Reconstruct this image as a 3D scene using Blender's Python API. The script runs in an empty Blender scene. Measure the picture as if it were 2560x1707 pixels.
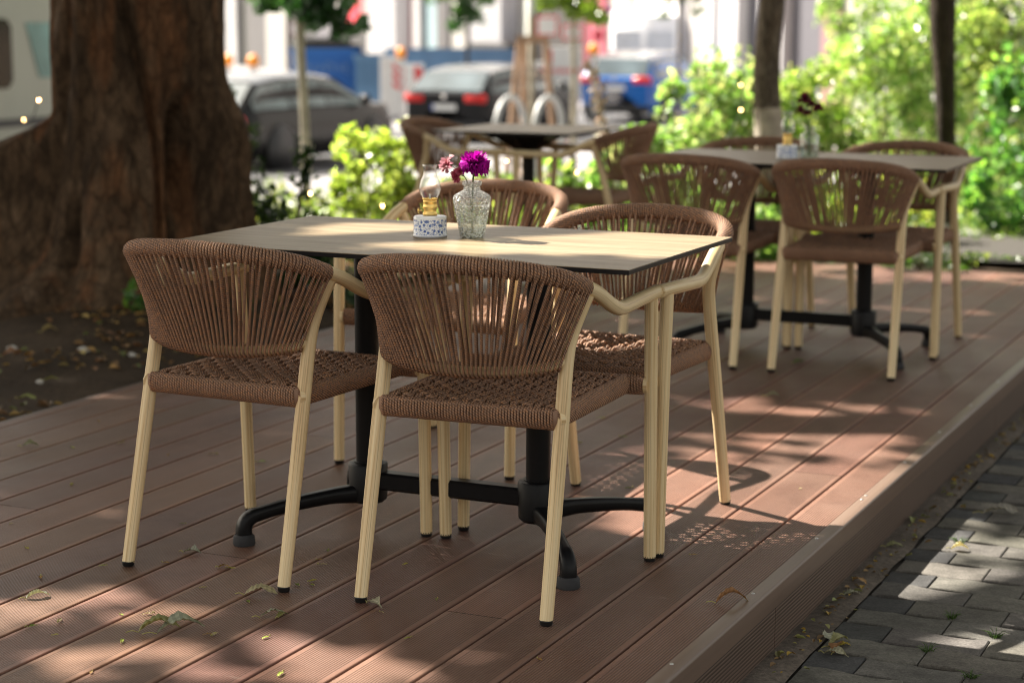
import bpy, math, random
import numpy as np
from mathutils import Vector, Matrix, noise as mnoise

random.seed(7)
rng = np.random.default_rng(11)
scene = bpy.context.scene
COL = scene.collection
PI = math.pi

# ------------------------------------------------------------------ helpers
def link(o):
    COL.objects.link(o); return o

def tag(o, label=None, cat=None, group=None, kind=None):
    if label: o['label'] = label
    if cat: o['category'] = cat
    if group: o['group'] = group
    if kind: o['kind'] = kind
    return o

def thing(name, label, cat, loc=(0, 0, 0), rz=0.0, group=None):
    o = bpy.data.objects.new(name, None)
    o.empty_display_size = 0.1
    o.location = loc; o.rotation_euler = (0, 0, rz)
    link(o)
    return tag(o, label, cat, group)

def copy_tree(o, parent=None):
    c = o.copy(); link(c); c.parent = parent
    for ch in list(o.children):
        copy_tree(ch, c)
    return c

class MB:
    """collects vertices and faces of ONE mesh"""
    def __init__(s):
        s.v = []; s.f = []; s.uv = []; s.c = []; s.mi = []; s.n = 0; s.has_uv = False; s.has_c = False
    def add(s, V, F, uv=None, col=None, mi=0):
        """V (n,3), F (m,k) int array ; uv (m,k,2) ; col (3,) or (m,3)"""
        V = np.asarray(V, float).reshape(-1, 3); F = np.asarray(F, int)
        if len(F) == 0: return s
        s.v.append(V); s.f.append(F + s.n); s.n += len(V)
        m, k = F.shape
        if uv is not None: s.has_uv = True
        s.uv.append(np.zeros((m, k, 2)) if uv is None else np.asarray(uv, float).reshape(m, k, 2))
        if col is not None: s.has_c = True
        cc = np.ones((m, 3)) if col is None else np.broadcast_to(np.asarray(col, float), (m, 3))
        s.c.append(cc); s.mi.append(np.full(m, mi, int))
        return s
    def box(s, lo, hi, M=None, col=None, mi=0, bevel=0.0):
        x0, y0, z0 = lo; x1, y1, z1 = hi
        if bevel > 0:
            b = min(bevel, (x1-x0)*.45, (y1-y0)*.45, (z1-z0)*.45)
            V = []
            idx = {}
            for sx in (0, 1):
                for sy in (0, 1):
                    for sz in (0, 1):
                        px = (x0, x1)[sx]; py = (y0, y1)[sy]; pz = (z0, z1)[sz]
                        ix = px + (b if sx == 0 else -b); iy = py + (b if sy == 0 else -b); iz = pz + (b if sz == 0 else -b)
                        for a, P in enumerate(((px, iy, iz), (ix, py, iz), (ix, iy, pz))):
                            idx[(sx, sy, sz, a)] = len(V); V.append(P)
            F4 = []; F3 = []
            for a in range(3):
                for q in (0, 1):
                    def k(u, w):
                        t = [0, 0, 0]; t[a] = q; t[(a+1) % 3] = u; t[(a+2) % 3] = w
                        return idx[(t[0], t[1], t[2], a)]
                    f = [k(0, 0), k(1, 0), k(1, 1), k(0, 1)]
                    F4.append(f if q else f[::-1])
            for a in range(3):   # edges parallel to axis a
                b1, b2 = (a+1) % 3, (a+2) % 3
                for u in (0, 1):
                    for w in (0, 1):
                        def k2(e, ax):
                            t = [0, 0, 0]; t[a] = e; t[b1] = u; t[b2] = w
                            return idx[(t[0], t[1], t[2], ax)]
                        f = [k2(0, b1), k2(1, b1), k2(1, b2), k2(0, b2)]
                        F4.append(f if (u ^ w) else f[::-1])
            for sx in (0, 1):
                for sy in (0, 1):
                    for sz in (0, 1):
                        f = [idx[(sx, sy, sz, 0)], idx[(sx, sy, sz, 1)], idx[(sx, sy, sz, 2)]]
                        F3.append(f if (sx + sy + sz) % 2 == 1 else f[::-1])
            V = np.array(V)
            if M is not None: V = xf(V, M)
            n0 = s.n
            s.add(V, F4, col=col, mi=mi)
            F3 = np.array(F3)
            s.v.append(np.zeros((0, 3))); s.f.append(F3 + n0); s.uv.append(np.zeros((8, 3, 2)))
            s.c.append(np.ones((8, 3)) if col is None else np.broadcast_to(np.asarray(col, float), (8, 3))); s.mi.append(np.full(8, mi, int))
            return s
        V = np.array([(x0,y0,z0),(x1,y0,z0),(x1,y1,z0),(x0,y1,z0),(x0,y0,z1),(x1,y0,z1),(x1,y1,z1),(x0,y1,z1)])
        if M is not None: V = xf(V, M)
        F = [(0,3,2,1),(4,5,6,7),(0,1,5,4),(1,2,6,5),(2,3,7,6),(3,0,4,7)]
        return s.add(V, F, col=col, mi=mi)
    def tube(s, P, r, sides=8, caps=True, uvscale=1.0, v0=0.0, col=None, mi=0, flat=1.0, up=None, sq=0.0):
        P = np.asarray(P, float); n = len(P)
        R = np.full(n, r, float) if np.isscalar(r) else np.asarray(r, float)
        T = np.gradient(P, axis=0); T /= (np.linalg.norm(T, axis=1)[:, None] + 1e-12)
        N = np.zeros((n, 3))
        a = np.array(up if up is not None else (0, 0, 1.0)) 
        if abs(T[0] @ a) > .95: a = np.array((1.0, 0, 0))
        N[0] = a - T[0] * (a @ T[0]); N[0] /= np.linalg.norm(N[0])
        for i in range(1, n):
            w = N[i-1] - T[i] * (N[i-1] @ T[i]); N[i] = w / (np.linalg.norm(w) + 1e-12)
        B = np.cross(T, N)
        th = np.arange(sides) * 2 * PI / sides + (PI/sides if sq else 0)
        qf = 1/np.maximum(np.abs(np.cos(th)), np.abs(np.sin(th)))**sq
        V = (P[:, None, :] + R[:, None, None] * qf[None, :, None] * (np.cos(th)[None, :, None] * N[:, None, :] * flat + np.sin(th)[None, :, None] * B[:, None, :])).reshape(-1, 3)
        L = np.concatenate(([0], np.cumsum(np.linalg.norm(np.diff(P, axis=0), axis=1)))) * uvscale + v0
        i = np.arange(n-1)[:, None]; j = np.arange(sides)[None, :]; j2 = (j+1) % sides
        F = np.stack((i*sides+j, i*sides+j2, (i+1)*sides+j2, (i+1)*sides+j), -1).reshape(-1, 4)
        u0 = np.broadcast_to(j/sides, (n-1, sides)); u1 = np.broadcast_to((j+1)/sides, (n-1, sides))
        va = np.broadcast_to(L[:-1, None], (n-1, sides)); vb = np.broadcast_to(L[1:, None], (n-1, sides))
        uv = np.stack((np.stack((u0, va), -1), np.stack((u1, va), -1), np.stack((u1, vb), -1), np.stack((u0, vb), -1)), 2).reshape(-1, 4, 2)
        s.add(V, F, uv=uv, col=col, mi=mi)
        if caps:
            s.add(np.vstack((V[:sides], P[:1])), [(k, sides, (k+1) % sides) if False else ((k+1) % sides, k, sides) for k in range(sides)], col=col, mi=mi)
            s.add(np.vstack((V[-sides:], P[-1:])), [(k, (k+1) % sides, sides) for k in range(sides)], col=col, mi=mi)
        return s
    def lathe(s, prof, n=32, c=(0, 0, 0), col=None, mi=0, M=None):
        prof = np.asarray(prof, float); m = len(prof)
        th = np.arange(n) * 2 * PI / n
        V = np.stack((prof[:, 0][:, None]*np.cos(th), prof[:, 0][:, None]*np.sin(th), np.broadcast_to(prof[:, 1][:, None], (m, n))), -1).reshape(-1, 3) + np.array(c)
        if M is not None: V = xf(V, M)
        i = np.arange(m-1)[:, None]; j = np.arange(n)[None, :]; j2 = (j+1) % n
        F = np.stack((i*n+j, i*n+j2, (i+1)*n+j2, (i+1)*n+j), -1).reshape(-1, 4)
        L = np.concatenate(([0], np.cumsum(np.linalg.norm(np.diff(prof, axis=0), axis=1))))
        u0 = np.broadcast_to(j/n, (m-1, n)); u1 = np.broadcast_to((j+1)/n, (m-1, n))
        va = np.broadcast_to(L[:-1, None], (m-1, n)); vb = np.broadcast_to(L[1:, None], (m-1, n))
        uv = np.stack((np.stack((u0, va), -1), np.stack((u1, va), -1), np.stack((u1, vb), -1), np.stack((u0, vb), -1)), 2).reshape(-1, 4, 2)
        return s.add(V, F, uv=uv, col=col, mi=mi)
    def grid(s, G, uv=None, col=None, mi=0, closed=False):
        G = np.asarray(G, float); a, b, _ = G.shape
        i = np.arange(a-1)[:, None]; bb = b if closed else b-1
        j = np.arange(bb)[None, :]; j2 = (j+1) % b
        F = np.stack((i*b+j, i*b+j2, (i+1)*b+j2, (i+1)*b+j), -1).reshape(-1, 4)
        return s.add(G.reshape(-1, 3), F, uv=uv, col=col, mi=mi)
    def poly_prism(s, pts, d, M=None, col=None, mi=0):
        """polygon pts (k,3) extruded by vector d (fan caps: keep it convex-ish)"""
        P = np.asarray(pts, float); k = len(P); Q = P + np.asarray(d, float)
        V = np.vstack((P, Q))
        if M is not None: V = xf(V, M)
        s.add(V, [(i, (i+1) % k, k+(i+1) % k, k+i) for i in range(k)], col=col, mi=mi)
        n0 = s.n - 2*k
        for loop in (list(range(k))[::-1], list(range(k, 2*k))):
            s.v.append(np.zeros((0, 3))); s.f.append(np.array([loop]) + n0); s.uv.append(np.zeros((1, k, 2)))
            s.c.append(np.ones((1, 3)) if col is None else np.asarray(col, float).reshape(1, 3)); s.mi.append(np.array([mi]))
        return s
    def mesh(s, name, smooth=True):
        V = np.vstack(s.v)
        me = bpy.data.meshes.new(name)
        me.vertices.add(len(V)); me.vertices.foreach_set('co', V.ravel())
        nl = sum(f.size for f in s.f); npoly = sum(len(f) for f in s.f)
        me.loops.add(nl); me.polygons.add(npoly)
        me.loops.foreach_set('vertex_index', np.concatenate([f.ravel() for f in s.f]))
        tot = np.concatenate([np.full(len(f), f.shape[1], int) for f in s.f])
        st = np.concatenate(([0], np.cumsum(tot)[:-1]))
        me.polygons.foreach_set('loop_start', st); me.polygons.foreach_set('loop_total', tot)
        me.polygons.foreach_set('material_index', np.concatenate(s.mi))
        me.polygons.foreach_set('use_smooth', np.full(npoly, smooth))
        if s.has_uv:
            l = me.uv_layers.new(name='UVMap')
            l.data.foreach_set('uv', np.concatenate([u.reshape(-1, 2) for u in s.uv]).ravel())
        if s.has_c:
            at = me.color_attributes.new('Col', 'FLOAT_COLOR', 'CORNER')
            cc = np.concatenate([np.repeat(c, f.shape[1], axis=0) for c, f in zip(s.c, s.f)])
            at.data.foreach_set('color', np.hstack((cc, np.ones((len(cc), 1)))).ravel())
        me.update(calc_edges=True); me.validate()
        return me
    def build(s, name, mats, parent=None, smooth=True, loc=None, autosmooth=None):
        me = s.mesh(name, smooth)
        for m in (mats if isinstance(mats, (list, tuple)) else [mats]): me.materials.append(m)
        if autosmooth is not None: me.set_sharp_from_angle(angle=math.radians(autosmooth))
        o = bpy.data.objects.new(name, me); link(o)
        if parent is not None: o.parent = parent
        if loc is not None: o.location = loc
        return o

def xf(V, M):
    M = np.array(M); return V @ M[:3, :3].T + M[:3, 3]

def smooth_path(pts, n=40):
    """Catmull-Rom through pts, resampled evenly"""
    P = np.asarray(pts, float)
    Q = np.vstack((2*P[0]-P[1], P, 2*P[-1]-P[-2])); out = []
    for i in range(1, len(Q)-2):
        for t in np.linspace(0, 1, 24, endpoint=False):
            p0, p1, p2, p3 = Q[i-1], Q[i], Q[i+1], Q[i+2]
            out.append(.5*((2*p1)+(-p0+p2)*t+(2*p0-5*p1+4*p2-p3)*t*t+(-p0+3*p1-3*p2+p3)*t**3))
    out.append(P[-1]); out = np.array(out)
    L = np.concatenate(([0], np.cumsum(np.linalg.norm(np.diff(out, axis=0), axis=1))))
    s = np.linspace(0, L[-1], n)
    return np.stack([np.interp(s, L, out[:, k]) for k in range(3)], 1)

# ------------------------------------------------------------------ camera (solved from the table, the chair feet and the deck edges)
F_PX, PITCH, ROLL, YAW = 4884.28, .1648, .0023, -.4288
CAM = np.array((2.099, -4.2322, 1.2802))
cF = np.array([math.sin(YAW)*math.cos(PITCH), math.cos(YAW)*math.cos(PITCH), -math.sin(PITCH)])
cR = np.array([math.cos(YAW), -math.sin(YAW), 0]); cU = np.cross(cR, cF)
cR2 = cR*math.cos(ROLL)+cU*math.sin(ROLL); cU2 = -cR*math.sin(ROLL)+cU*math.cos(ROLL)
cH = np.array([math.sin(YAW), math.cos(YAW), 0.])
def ray(u, v): return cF + cR2*(u-1280)/F_PX - cU2*(v-853.5)/F_PX
def PD(u, v, D):
    """world point seen at photo pixel (u,v) at horizontal distance D"""
    d = ray(u, v); return CAM + d*(D/(d @ cH))
def ONZ(u, v, z):
    d = ray(u, v); return CAM + d*((z-CAM[2])/d[2])
cam_d = bpy.data.cameras.new('camera'); cam = link(bpy.data.objects.new('camera', cam_d))
cam_d.sensor_width = 36; cam_d.lens = F_PX/2560*36
cam_d.clip_start = .1; cam_d.clip_end = 2000
Mc = Matrix(((cR2[0], cU2[0], -cF[0], CAM[0]), (cR2[1], cU2[1], -cF[1], CAM[1]), (cR2[2], cU2[2], -cF[2], CAM[2]), (0, 0, 0, 1)))
cam.matrix_world = Mc
cam_d.dof.use_dof = True; cam_d.dof.focus_distance = 4.32; cam_d.dof.aperture_fstop = 2.9
scene.camera = cam

# ------------------------------------------------------------------ light
SX, SY = -.93, .20                       # towards the sun, per metre of height
sdir = Vector((SX, SY, 1)).normalized()
sun_d = bpy.data.lights.new('sun', 'SUN'); sun_d.energy = 5.0; sun_d.angle = math.radians(.5); sun_d.color = (1, .93, .82)
sun = link(bpy.data.objects.new('sun', sun_d)); sun.rotation_euler = sdir.to_track_quat('Z', 'Y').to_euler()
w = bpy.data.worlds.new('World'); scene.world = w; w.use_nodes = True
nt = w.node_tree; nt.nodes.clear()
sky = nt.nodes.new('ShaderNodeTexSky'); sky.sky_type = 'NISHITA'; sky.sun_disc = False
sky.sun_elevation = math.asin(sdir.z); sky.sun_rotation = math.atan2(sdir.x, sdir.y)
sky.air_density = 1.0; sky.dust_density = 3.0; sky.ozone_density = 1.0
bg = nt.nodes.new('ShaderNodeBackground'); bg.inputs[1].default_value = .068
wo = nt.nodes.new('ShaderNodeOutputWorld')
hs = nt.nodes.new('ShaderNodeHueSaturation'); hs.inputs['Saturation'].default_value = .36; hs.inputs['Value'].default_value = 1.0
tm = nt.nodes.new('ShaderNodeMix'); tm.data_type = 'RGBA'; tm.blend_type = 'MULTIPLY'; tm.inputs[0].default_value = 1; tm.inputs[7].default_value = (1.10, 1.0, .84, 1)
nt.links.new(sky.outputs[0], hs.inputs['Color']); nt.links.new(hs.outputs[0], tm.inputs[6]); nt.links.new(tm.outputs[2], bg.inputs[0]); nt.links.new(bg.outputs[0], wo.inputs[0])
scene.view_settings.view_transform = 'Standard'; scene.view_settings.look = 'None'; scene.view_settings.exposure = 0
scene.cycles.use_denoising = True; scene.cycles.filter_width = 1.0
scene.cycles.film_exposure = 3.9              # the photograph is exposed for the shade under the tree
scene.cycles.max_bounces = 8; scene.cycles.transparent_max_bounces = 12; scene.cycles.sample_clamp_indirect = 6
scene.cycles.caustics_reflective = False; scene.cycles.caustics_refractive = False

# ------------------------------------------------------------------ materials
class NT:
    def __init__(s, name):
        s.m = bpy.data.materials.new(name); s.m.use_nodes = True; s.t = s.m.node_tree
        s.b = s.t.nodes['Principled BSDF']; s.out = s.t.nodes['Material Output']
    def n(s, typ, **k):
        nd = s.t.nodes.new(typ)
        for a, v in k.items(): setattr(nd, a, v)
        return nd
    def l(s, a, b): s.t.links.new(a, b)
    def math(s, op, a, b=None, c=None):
        nd = s.n('ShaderNodeMath', operation=op)
        for i, x in enumerate((a, b, c)):
            if x is None: continue
            if isinstance(x, (int, float)): nd.inputs[i].default_value = x
            else: s.l(x, nd.inputs[i])
        return nd.outputs[0]
    def mix(s, f, a, b):
        nd = s.n('ShaderNodeMix', data_type='RGBA')
        for sock, x in ((nd.inputs[0], f), (nd.inputs[6], a), (nd.inputs[7], b)):
            if isinstance(x, (int, float)): sock.default_value = x
            elif isinstance(x, tuple): sock.default_value = (*x, 1)
            else: s.l(x, sock)
        return nd.outputs[2]
    def mul(s, a, b):
        nd = s.n('ShaderNodeMix', data_type='RGBA', blend_type='MULTIPLY'); nd.inputs[0].default_value = 1
        for sock, x in ((nd.inputs[6], a), (nd.inputs[7], b)):
            if isinstance(x, tuple): sock.default_value = (*x, 1)
            else: s.l(x, sock)
        return nd.outputs[2]
    def noise(s, vec=None, scale=5., detail=3., rough=.55, dist=0.):
        nd = s.n('ShaderNodeTexNoise'); nd.inputs['Scale'].default_value = scale; nd.inputs['Detail'].default_value = detail
        nd.inputs['Roughness'].default_value = rough; nd.inputs['Distortion'].default_value = dist
        if vec is not None: s.l(vec, nd.inputs['Vector'])
        return nd.outputs['Fac']
    def ramp(s, f, *stops):
        nd = s.n('ShaderNodeValToRGB'); cr = nd.color_ramp
        while len(cr.elements) < len(stops): cr.elements.new(.5)
        for e, (p, c) in zip(cr.elements, stops):
            e.position = p; e.color = (*c, 1) if isinstance(c, tuple) else (c, c, c, 1)
        s.l(f, nd.inputs[0]); return nd.outputs[0]
    def coord(s, kind='Object'): return s.n('ShaderNodeTexCoord').outputs[kind]
    def geo_pos(s): return s.n('ShaderNodeNewGeometry').outputs['Position']
    def scale(s, vec, sc):
        nd = s.n('ShaderNodeMapping'); nd.inputs['Scale'].default_value = sc; s.l(vec, nd.inputs['Vector']); return nd.outputs[0]
    def sep(s, vec):
        nd = s.n('ShaderNodeSeparateXYZ'); s.l(vec, nd.inputs[0]); return nd.outputs
    def col(s): 
        nd = s.n('ShaderNodeVertexColor'); nd.layer_name = 'Col'; return nd.outputs[0]
    def bump(s, h, strength=.5, dist=.002, normal=None):
        nd = s.n('ShaderNodeBump'); nd.inputs['Strength'].default_value = strength; nd.inputs['Distance'].default_value = dist
        s.l(h, nd.inputs['Height'])
        if normal is not None: s.l(normal, nd.inputs['Normal'])
        return nd.outputs[0]
    def set(s, base=None, rough=None, normal=None, **k):
        for nm, x in (('Base Color', base), ('Roughness', rough), ('Normal', normal)):
            if x is None: continue
            if isinstance(x, tuple): s.b.inputs[nm].default_value = (*x, 1)
            elif isinstance(x, (int, float)): s.b.inputs[nm].default_value = x
            else: s.l(x, s.b.inputs[nm])
        for nm, x in k.items(): s.b.inputs[nm.replace('_', ' ')].default_value = x
        return s.m

def simple(name, c, rough=.5, var=.12, scale=6., metallic=0., **k):
    t = NT(name); f = t.noise(t.coord(), scale, 4)
    base = t.ramp(f, (.3, tuple(x*(1-var) for x in c)), (.7, tuple(min(1, x*(1+var)) for x in c)))
    r = t.math('MULTIPLY_ADD', t.noise(t.coord(), scale*4, 2), .15, rough-.07)
    return t.set(base, r, Metallic=metallic, **k)

M = {}
# rope
t = NT('brown_rope'); uv = t.coord('UV'); sp = t.sep(uv)
ph = t.math('ADD', t.math('MULTIPLY', sp[1], 2*PI*175), t.math('MULTIPLY', sp[0], 2*PI*2))
tw = t.math('MULTIPLY_ADD', t.math('SINE', ph), .5, .5)
fleck = t.noise(t.scale(uv, (3, 160, 1)), 1.0, 2, .6)
big = t.noise(t.coord(), 9, 3)
base = t.ramp(fleck, (.30, (.168, .098, .068)), (.50, (.36, .215, .143)), (.66, (.50, .24, .11)), (.8, (.49, .345, .26)))
base = t.mul(base, t.ramp(tw, (0., .38), (.45, .95), (1., 1.12)))
base = t.mul(base, t.ramp(big, (.3, .85), (.7, 1.12)))
M['rope'] = t.set(base, .62, t.bump(tw, .8, .0012), Specular_IOR_Level=.3)
# bamboo look tube
t = NT('bamboo_tube'); uv = t.coord('UV')
st = t.noise(t.scale(uv, (14, 2.2, 1)), 1.0, 4, .65, .3)
st2 = t.noise(t.scale(uv, (42, 1.2, 1)), 1.0, 2, .5)
base = t.ramp(st, (.28, (.50, .31, .14)), (.45, (.76, .57, .31)), (.62, (.85, .69, .42)))
base = t.mul(base, t.ramp(st2, (.34, .68), (.44, .97), (.8, 1.06)))
M['bamboo'] = t.set(base, .42, t.bump(st, .12, .001))
M['black_metal'] = simple('black_powder_coat', (.006, .006, .007), .38, .2, 60, Specular_IOR_Level=.22)
M['black_plastic'] = simple('black_plastic', (.014, .014, .015), .5, .2, 40)
M['black_rubber'] = simple('black_rubber', (.03, .03, .033), .8, .2, 40)
# table laminate
t = NT('oak_laminate'); ob = t.coord()
g1 = t.noise(t.scale(ob, (1.6, 30, 1)), 1.0, 5, .65, .5)
g2 = t.noise(t.scale(ob, (6, 160, 1)), 1.0, 2, .6)
base = t.ramp(g1, (.22, (.130, .088, .050)), (.5, (.245, .182, .112)), (.78, (.34, .272, .182)))
base = t.mul(base, t.ramp(g2, (.3, .86), (.6, 1.03)))
M['laminate'] = t.set(base, .40, t.bump(g2, .08, .0006), Specular_IOR_Level=.10)
M['laminate_edge'] = simple('black_laminate_edge', (.009, .009, .010), .35, .2, 30, Specular_IOR_Level=.3)
# decking
t = NT('wpc_decking'); pos = t.geo_pos(); sp = t.sep(pos)
bx = t.math('FRACT', t.math('DIVIDE', t.math('SUBTRACT', sp[0], -1.866), .1515))
edge = t.math('LESS_THAN', t.math('ABSOLUTE', t.math('SUBTRACT', bx, .5)), .40)
gr = t.math('MULTIPLY_ADD', t.math('SINE', t.math('MULTIPLY', sp[0], 2*PI/.0066)), .5, .5)
grv = t.math('MAXIMUM', gr, t.math('SUBTRACT', 1., edge))
n1 = t.noise(t.scale(pos, (9, 1.4, 1)), 1.0, 5, .6); n2 = t.noise(pos, 2.3, 4); n3 = t.noise(pos, 130, 2, .7)
base = t.mul(t.col(), t.ramp(n1, (.3, .82), (.7, 1.12)))
base = t.mul(base, t.ramp(n2, (.3, (.92, .84, .82)), (.7, (1.06, 1.06, 1.06))))
base = t.mul(base, t.ramp(grv, (0., .30), (.5, .95), (1., 1.12)))
base = t.mix(t.ramp(n3, (.70, 0.), (.76, .5)), base, (.20, .15, .12))
dust = t.noise(pos, 1.1, 5, .7)
base = t.mix(t.ramp(dust, (.45, 0.), (.75, .22)), base, (.17, .125, .10))
scf = t.noise(t.scale(pos, (3, 34, 1)), 1.0, 3, .7, 1.5); scm = t.noise(pos, 1.7, 3)
base = t.mix(t.math('MULTIPLY', t.ramp(scf, (.64, 0.), (.70, .55)), t.ramp(scm, (.45, 0.), (.62, 1.))), base, (.25, .19, .16))
stn = t.noise(t.scale(pos, (2.2, 1.1, 1)), 1.0, 6, .72, .6)
base = t.mul(base, t.ramp(stn, (.30, (.66, .60, .58)), (.46, (1., 1., 1.))))
M['deck'] = t.set(base, t.ramp(n2, (.3, .42), (.7, .60)), t.bump(grv, .6, .0012), Specular_IOR_Level=.24)
t = NT('wpc_fascia'); pos = t.geo_pos(); sp = t.sep(pos)
gr = t.math('MULTIPLY_ADD', t.math('SINE', t.math('MULTIPLY', sp[2], 2*PI/.0090)), .5, .5)
n1 = t.noise(t.scale(pos, (4, 1.4, 9)), 1.0, 5, .6)
base = t.mul(t.ramp(n1, (.3, (0.102, 0.0648, 0.0468)), (.7, (0.141, 0.0912, 0.0672))), t.ramp(gr, (0., .22), (.6, 1.1)))
low = t.ramp(sp[2], (0., .55), (1., 1.))
M['fascia'] = t.set(base, .5, t.bump(gr, .6, .0013))
t = NT('wpc_nosing'); pos = t.geo_pos(); n1 = t.noise(t.scale(pos, (40, 1.2, 40)), 1.0, 4); 
M['nosing'] = t.set(t.ramp(n1, (.3, (0.12, 0.078, 0.057)), (.7, (0.174, 0.117, 0.087))), .42, t.bump(n1, .2, .001))
M['gap'] = simple('gap_dark', (.012, .010, .009), .9)
M['steel'] = simple('steel', (.6, .6, .6), .3, .1, 80, metallic=1.)
# soil, ground, pavement
t = NT('garden_soil'); pos = t.geo_pos()
n1 = t.noise(pos, 3, 6, .65); n2 = t.noise(pos, 45, 4, .7); n3 = t.noise(pos, 14, 4, .7)
base = t.ramp(n1, (.3, (.026, .017, .010)), (.6, (.056, .037, .022)), (.8, (.085, .057, .034)))
base = t.mul(base, t.ramp(n2, (.3, .55), (.7, 1.3)))
base = t.mix(t.ramp(n3, (.66, 0.), (.74, .5)), base, (.12, .075, .035))
spz = t.sep(pos); base = t.mix(t.ramp(t.math('MULTIPLY', t.math('SUBTRACT', spz[1], 8.0), .4), (0., 0.), (1., .8)), base, (.15, .105, .085))  # soil past the path lightened in the colour, standing in for sunlight
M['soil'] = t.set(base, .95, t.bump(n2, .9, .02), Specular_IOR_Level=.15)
t = NT('sunny_paving'); pos = t.geo_pos()
n1 = t.noise(pos, .35, 5, .6); n2 = t.noise(pos, 9, 4, .7)
M['street'] = t.set(t.mul(t.ramp(n1, (.3, (.19, .185, .19)), (.7, (.26, .25, .255))), t.ramp(n2, (.3, .85), (.7, 1.1))), .9, t.bump(n2, .4, .01))
M['asphalt'] = simple('asphalt', (.075, .075, .08), .85, .2, 3)
t = NT('concrete_paver'); pos = t.geo_pos()
n2 = t.noise(pos, 160, 3, .75); n3 = t.noise(pos, 6, 4, .6)
n5 = t.noise(pos, 26, 5, .75)
base = t.mul(t.col(), t.ramp(n3, (.3, .62), (.7, 1.25)))
base = t.mul(base, t.ramp(n5, (.3, .72), (.7, 1.22)))
base = t.mul(base, t.ramp(n2, (.25, .55), (.5, 1.0), (.75, 1.4)))
M['paver'] = t.set(base, .85, t.bump(n2, .5, .0015), Specular_IOR_Level=.3)
M['joint'] = simple('paver_joint_dirt', (.035, .028, .020), .95, .35, 30)
M['gravel_path'] = simple('grey_path', (.036, .031, .026), .95, .25, 14)  # path colour darkened to stand in for the shade lying on it
# bark
def bark(name, dark, mid, hi, red, sc=1.0, st=2.6):
    t = NT(name); ob = t.coord()
    n1 = t.noise(t.scale(ob, (6*sc, 6*sc, st*sc)), 1.0, 7, .66, 1.4); n2 = t.noise(t.scale(ob, (24*sc, 24*sc, 11*sc)), 1.0, 5, .72, .8); n3 = t.noise(t.scale(ob, (5.5*sc, 5.5*sc, 1.1*sc)), 1.0, 3, .5, .8)
    n4 = t.noise(t.scale(ob, (75*sc, 75*sc, 38*sc)), 1., 4, .75)
    v = t.n('ShaderNodeTexVoronoi', feature='DISTANCE_TO_EDGE'); v.inputs['Scale'].default_value = 1.0
    wn = t.n('ShaderNodeVectorMath', operation='ADD'); t.l(t.scale(ob, (15*sc, 15*sc, 4.5*sc)), wn.inputs[0])
    nn = t.n('ShaderNodeTexNoise'); nn.inputs['Scale'].default_value = 7*sc; t.l(ob, nn.inputs['Vector']); t.l(nn.outputs['Color'], wn.inputs[1]); t.l(wn.outputs[0], v.inputs['Vector'])
    crack = t.ramp(v.outputs['Distance'], (0., .58), (.12, 1.))
    base = t.ramp(n1, (.30, dark), (.5, mid), (.70, hi))
    base = t.mix(t.ramp(n3, (.54, 0.), (.66, .8)), base, red)
    base = t.mul(base, t.ramp(n2, (.3, .58), (.55, 1.03), (.8, 1.35))); base = t.mul(base, crack)
    base = t.mul(base, t.ramp(n4, (.3, .7), (.7, 1.25)))
    h = t.math('ADD', t.math('ADD', n1, t.math('MULTIPLY', n2, .55)), t.math('ADD', t.math('MULTIPLY', n4, .2), t.math('MULTIPLY', crack, .25)))
    return t.set(base, .9, t.bump(h, .9, .03), Specular_IOR_Level=.2)
M['bark_big'] = bark('reddish_bark', (.030, .019, .011), (.105, .065, .037), (.185, .120, .073), (.175, .080, .036))
M['bark_dark'] = bark('dark_bark', (.020, .014, .010), (.055, .040, .028), (.09, .068, .048), (.065, .042, .026), 1.6)
M['bark_mid'] = bark('brown_bark', (.08, .063, .048), (.17, .135, .10), (.26, .215, .165), (.18, .13, .088), 1.6)
M['bark_pale'] = simple('pale_bark', (.30, .27, .20), .85, .3, 9)
# leaves: colour from the attribute, diffuse + translucent
def leafmat(name, trans=.45, rough=.4, tcol=(1.0, 1.25, .35), spec=.35):
    t = NT(name); c = t.col(); nz = t.noise(t.coord(), 3.0, 2)
    c = t.mul(c, t.ramp(nz, (.3, .75), (.7, 1.25)))
    t.set(c, rough, Specular_IOR_Level=spec)
    tr = t.n('ShaderNodeBsdfTranslucent'); t.l(t.mul(c, tcol), tr.inputs[0])
    mx = t.n('ShaderNodeMixShader'); mx.inputs[0].default_value = trans
    t.l(t.b.outputs[0], mx.inputs[1]); t.l(tr.outputs[0], mx.inputs[2]); t.l(mx.outputs[0], t.out.inputs[0])
    return t.m
M['leaf'] = leafmat('green_leaf', .5, .28, (1.42, 1.55, .62), .8)
M['leaf_canopy'] = leafmat('canopy_leaf', .25)
M['dry_leaf'] = leafmat('dry_leaf', .2, .6, (1, .9, .5), .25)
M['petal'] = leafmat('petal', .3, .5, (1.3, 1, 1.2), .2)
M['stem'] = simple('green_stem', (.10, .16, .05), .6)
M['twig'] = simple('brown_twig', (.09, .06, .035), .8)
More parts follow.
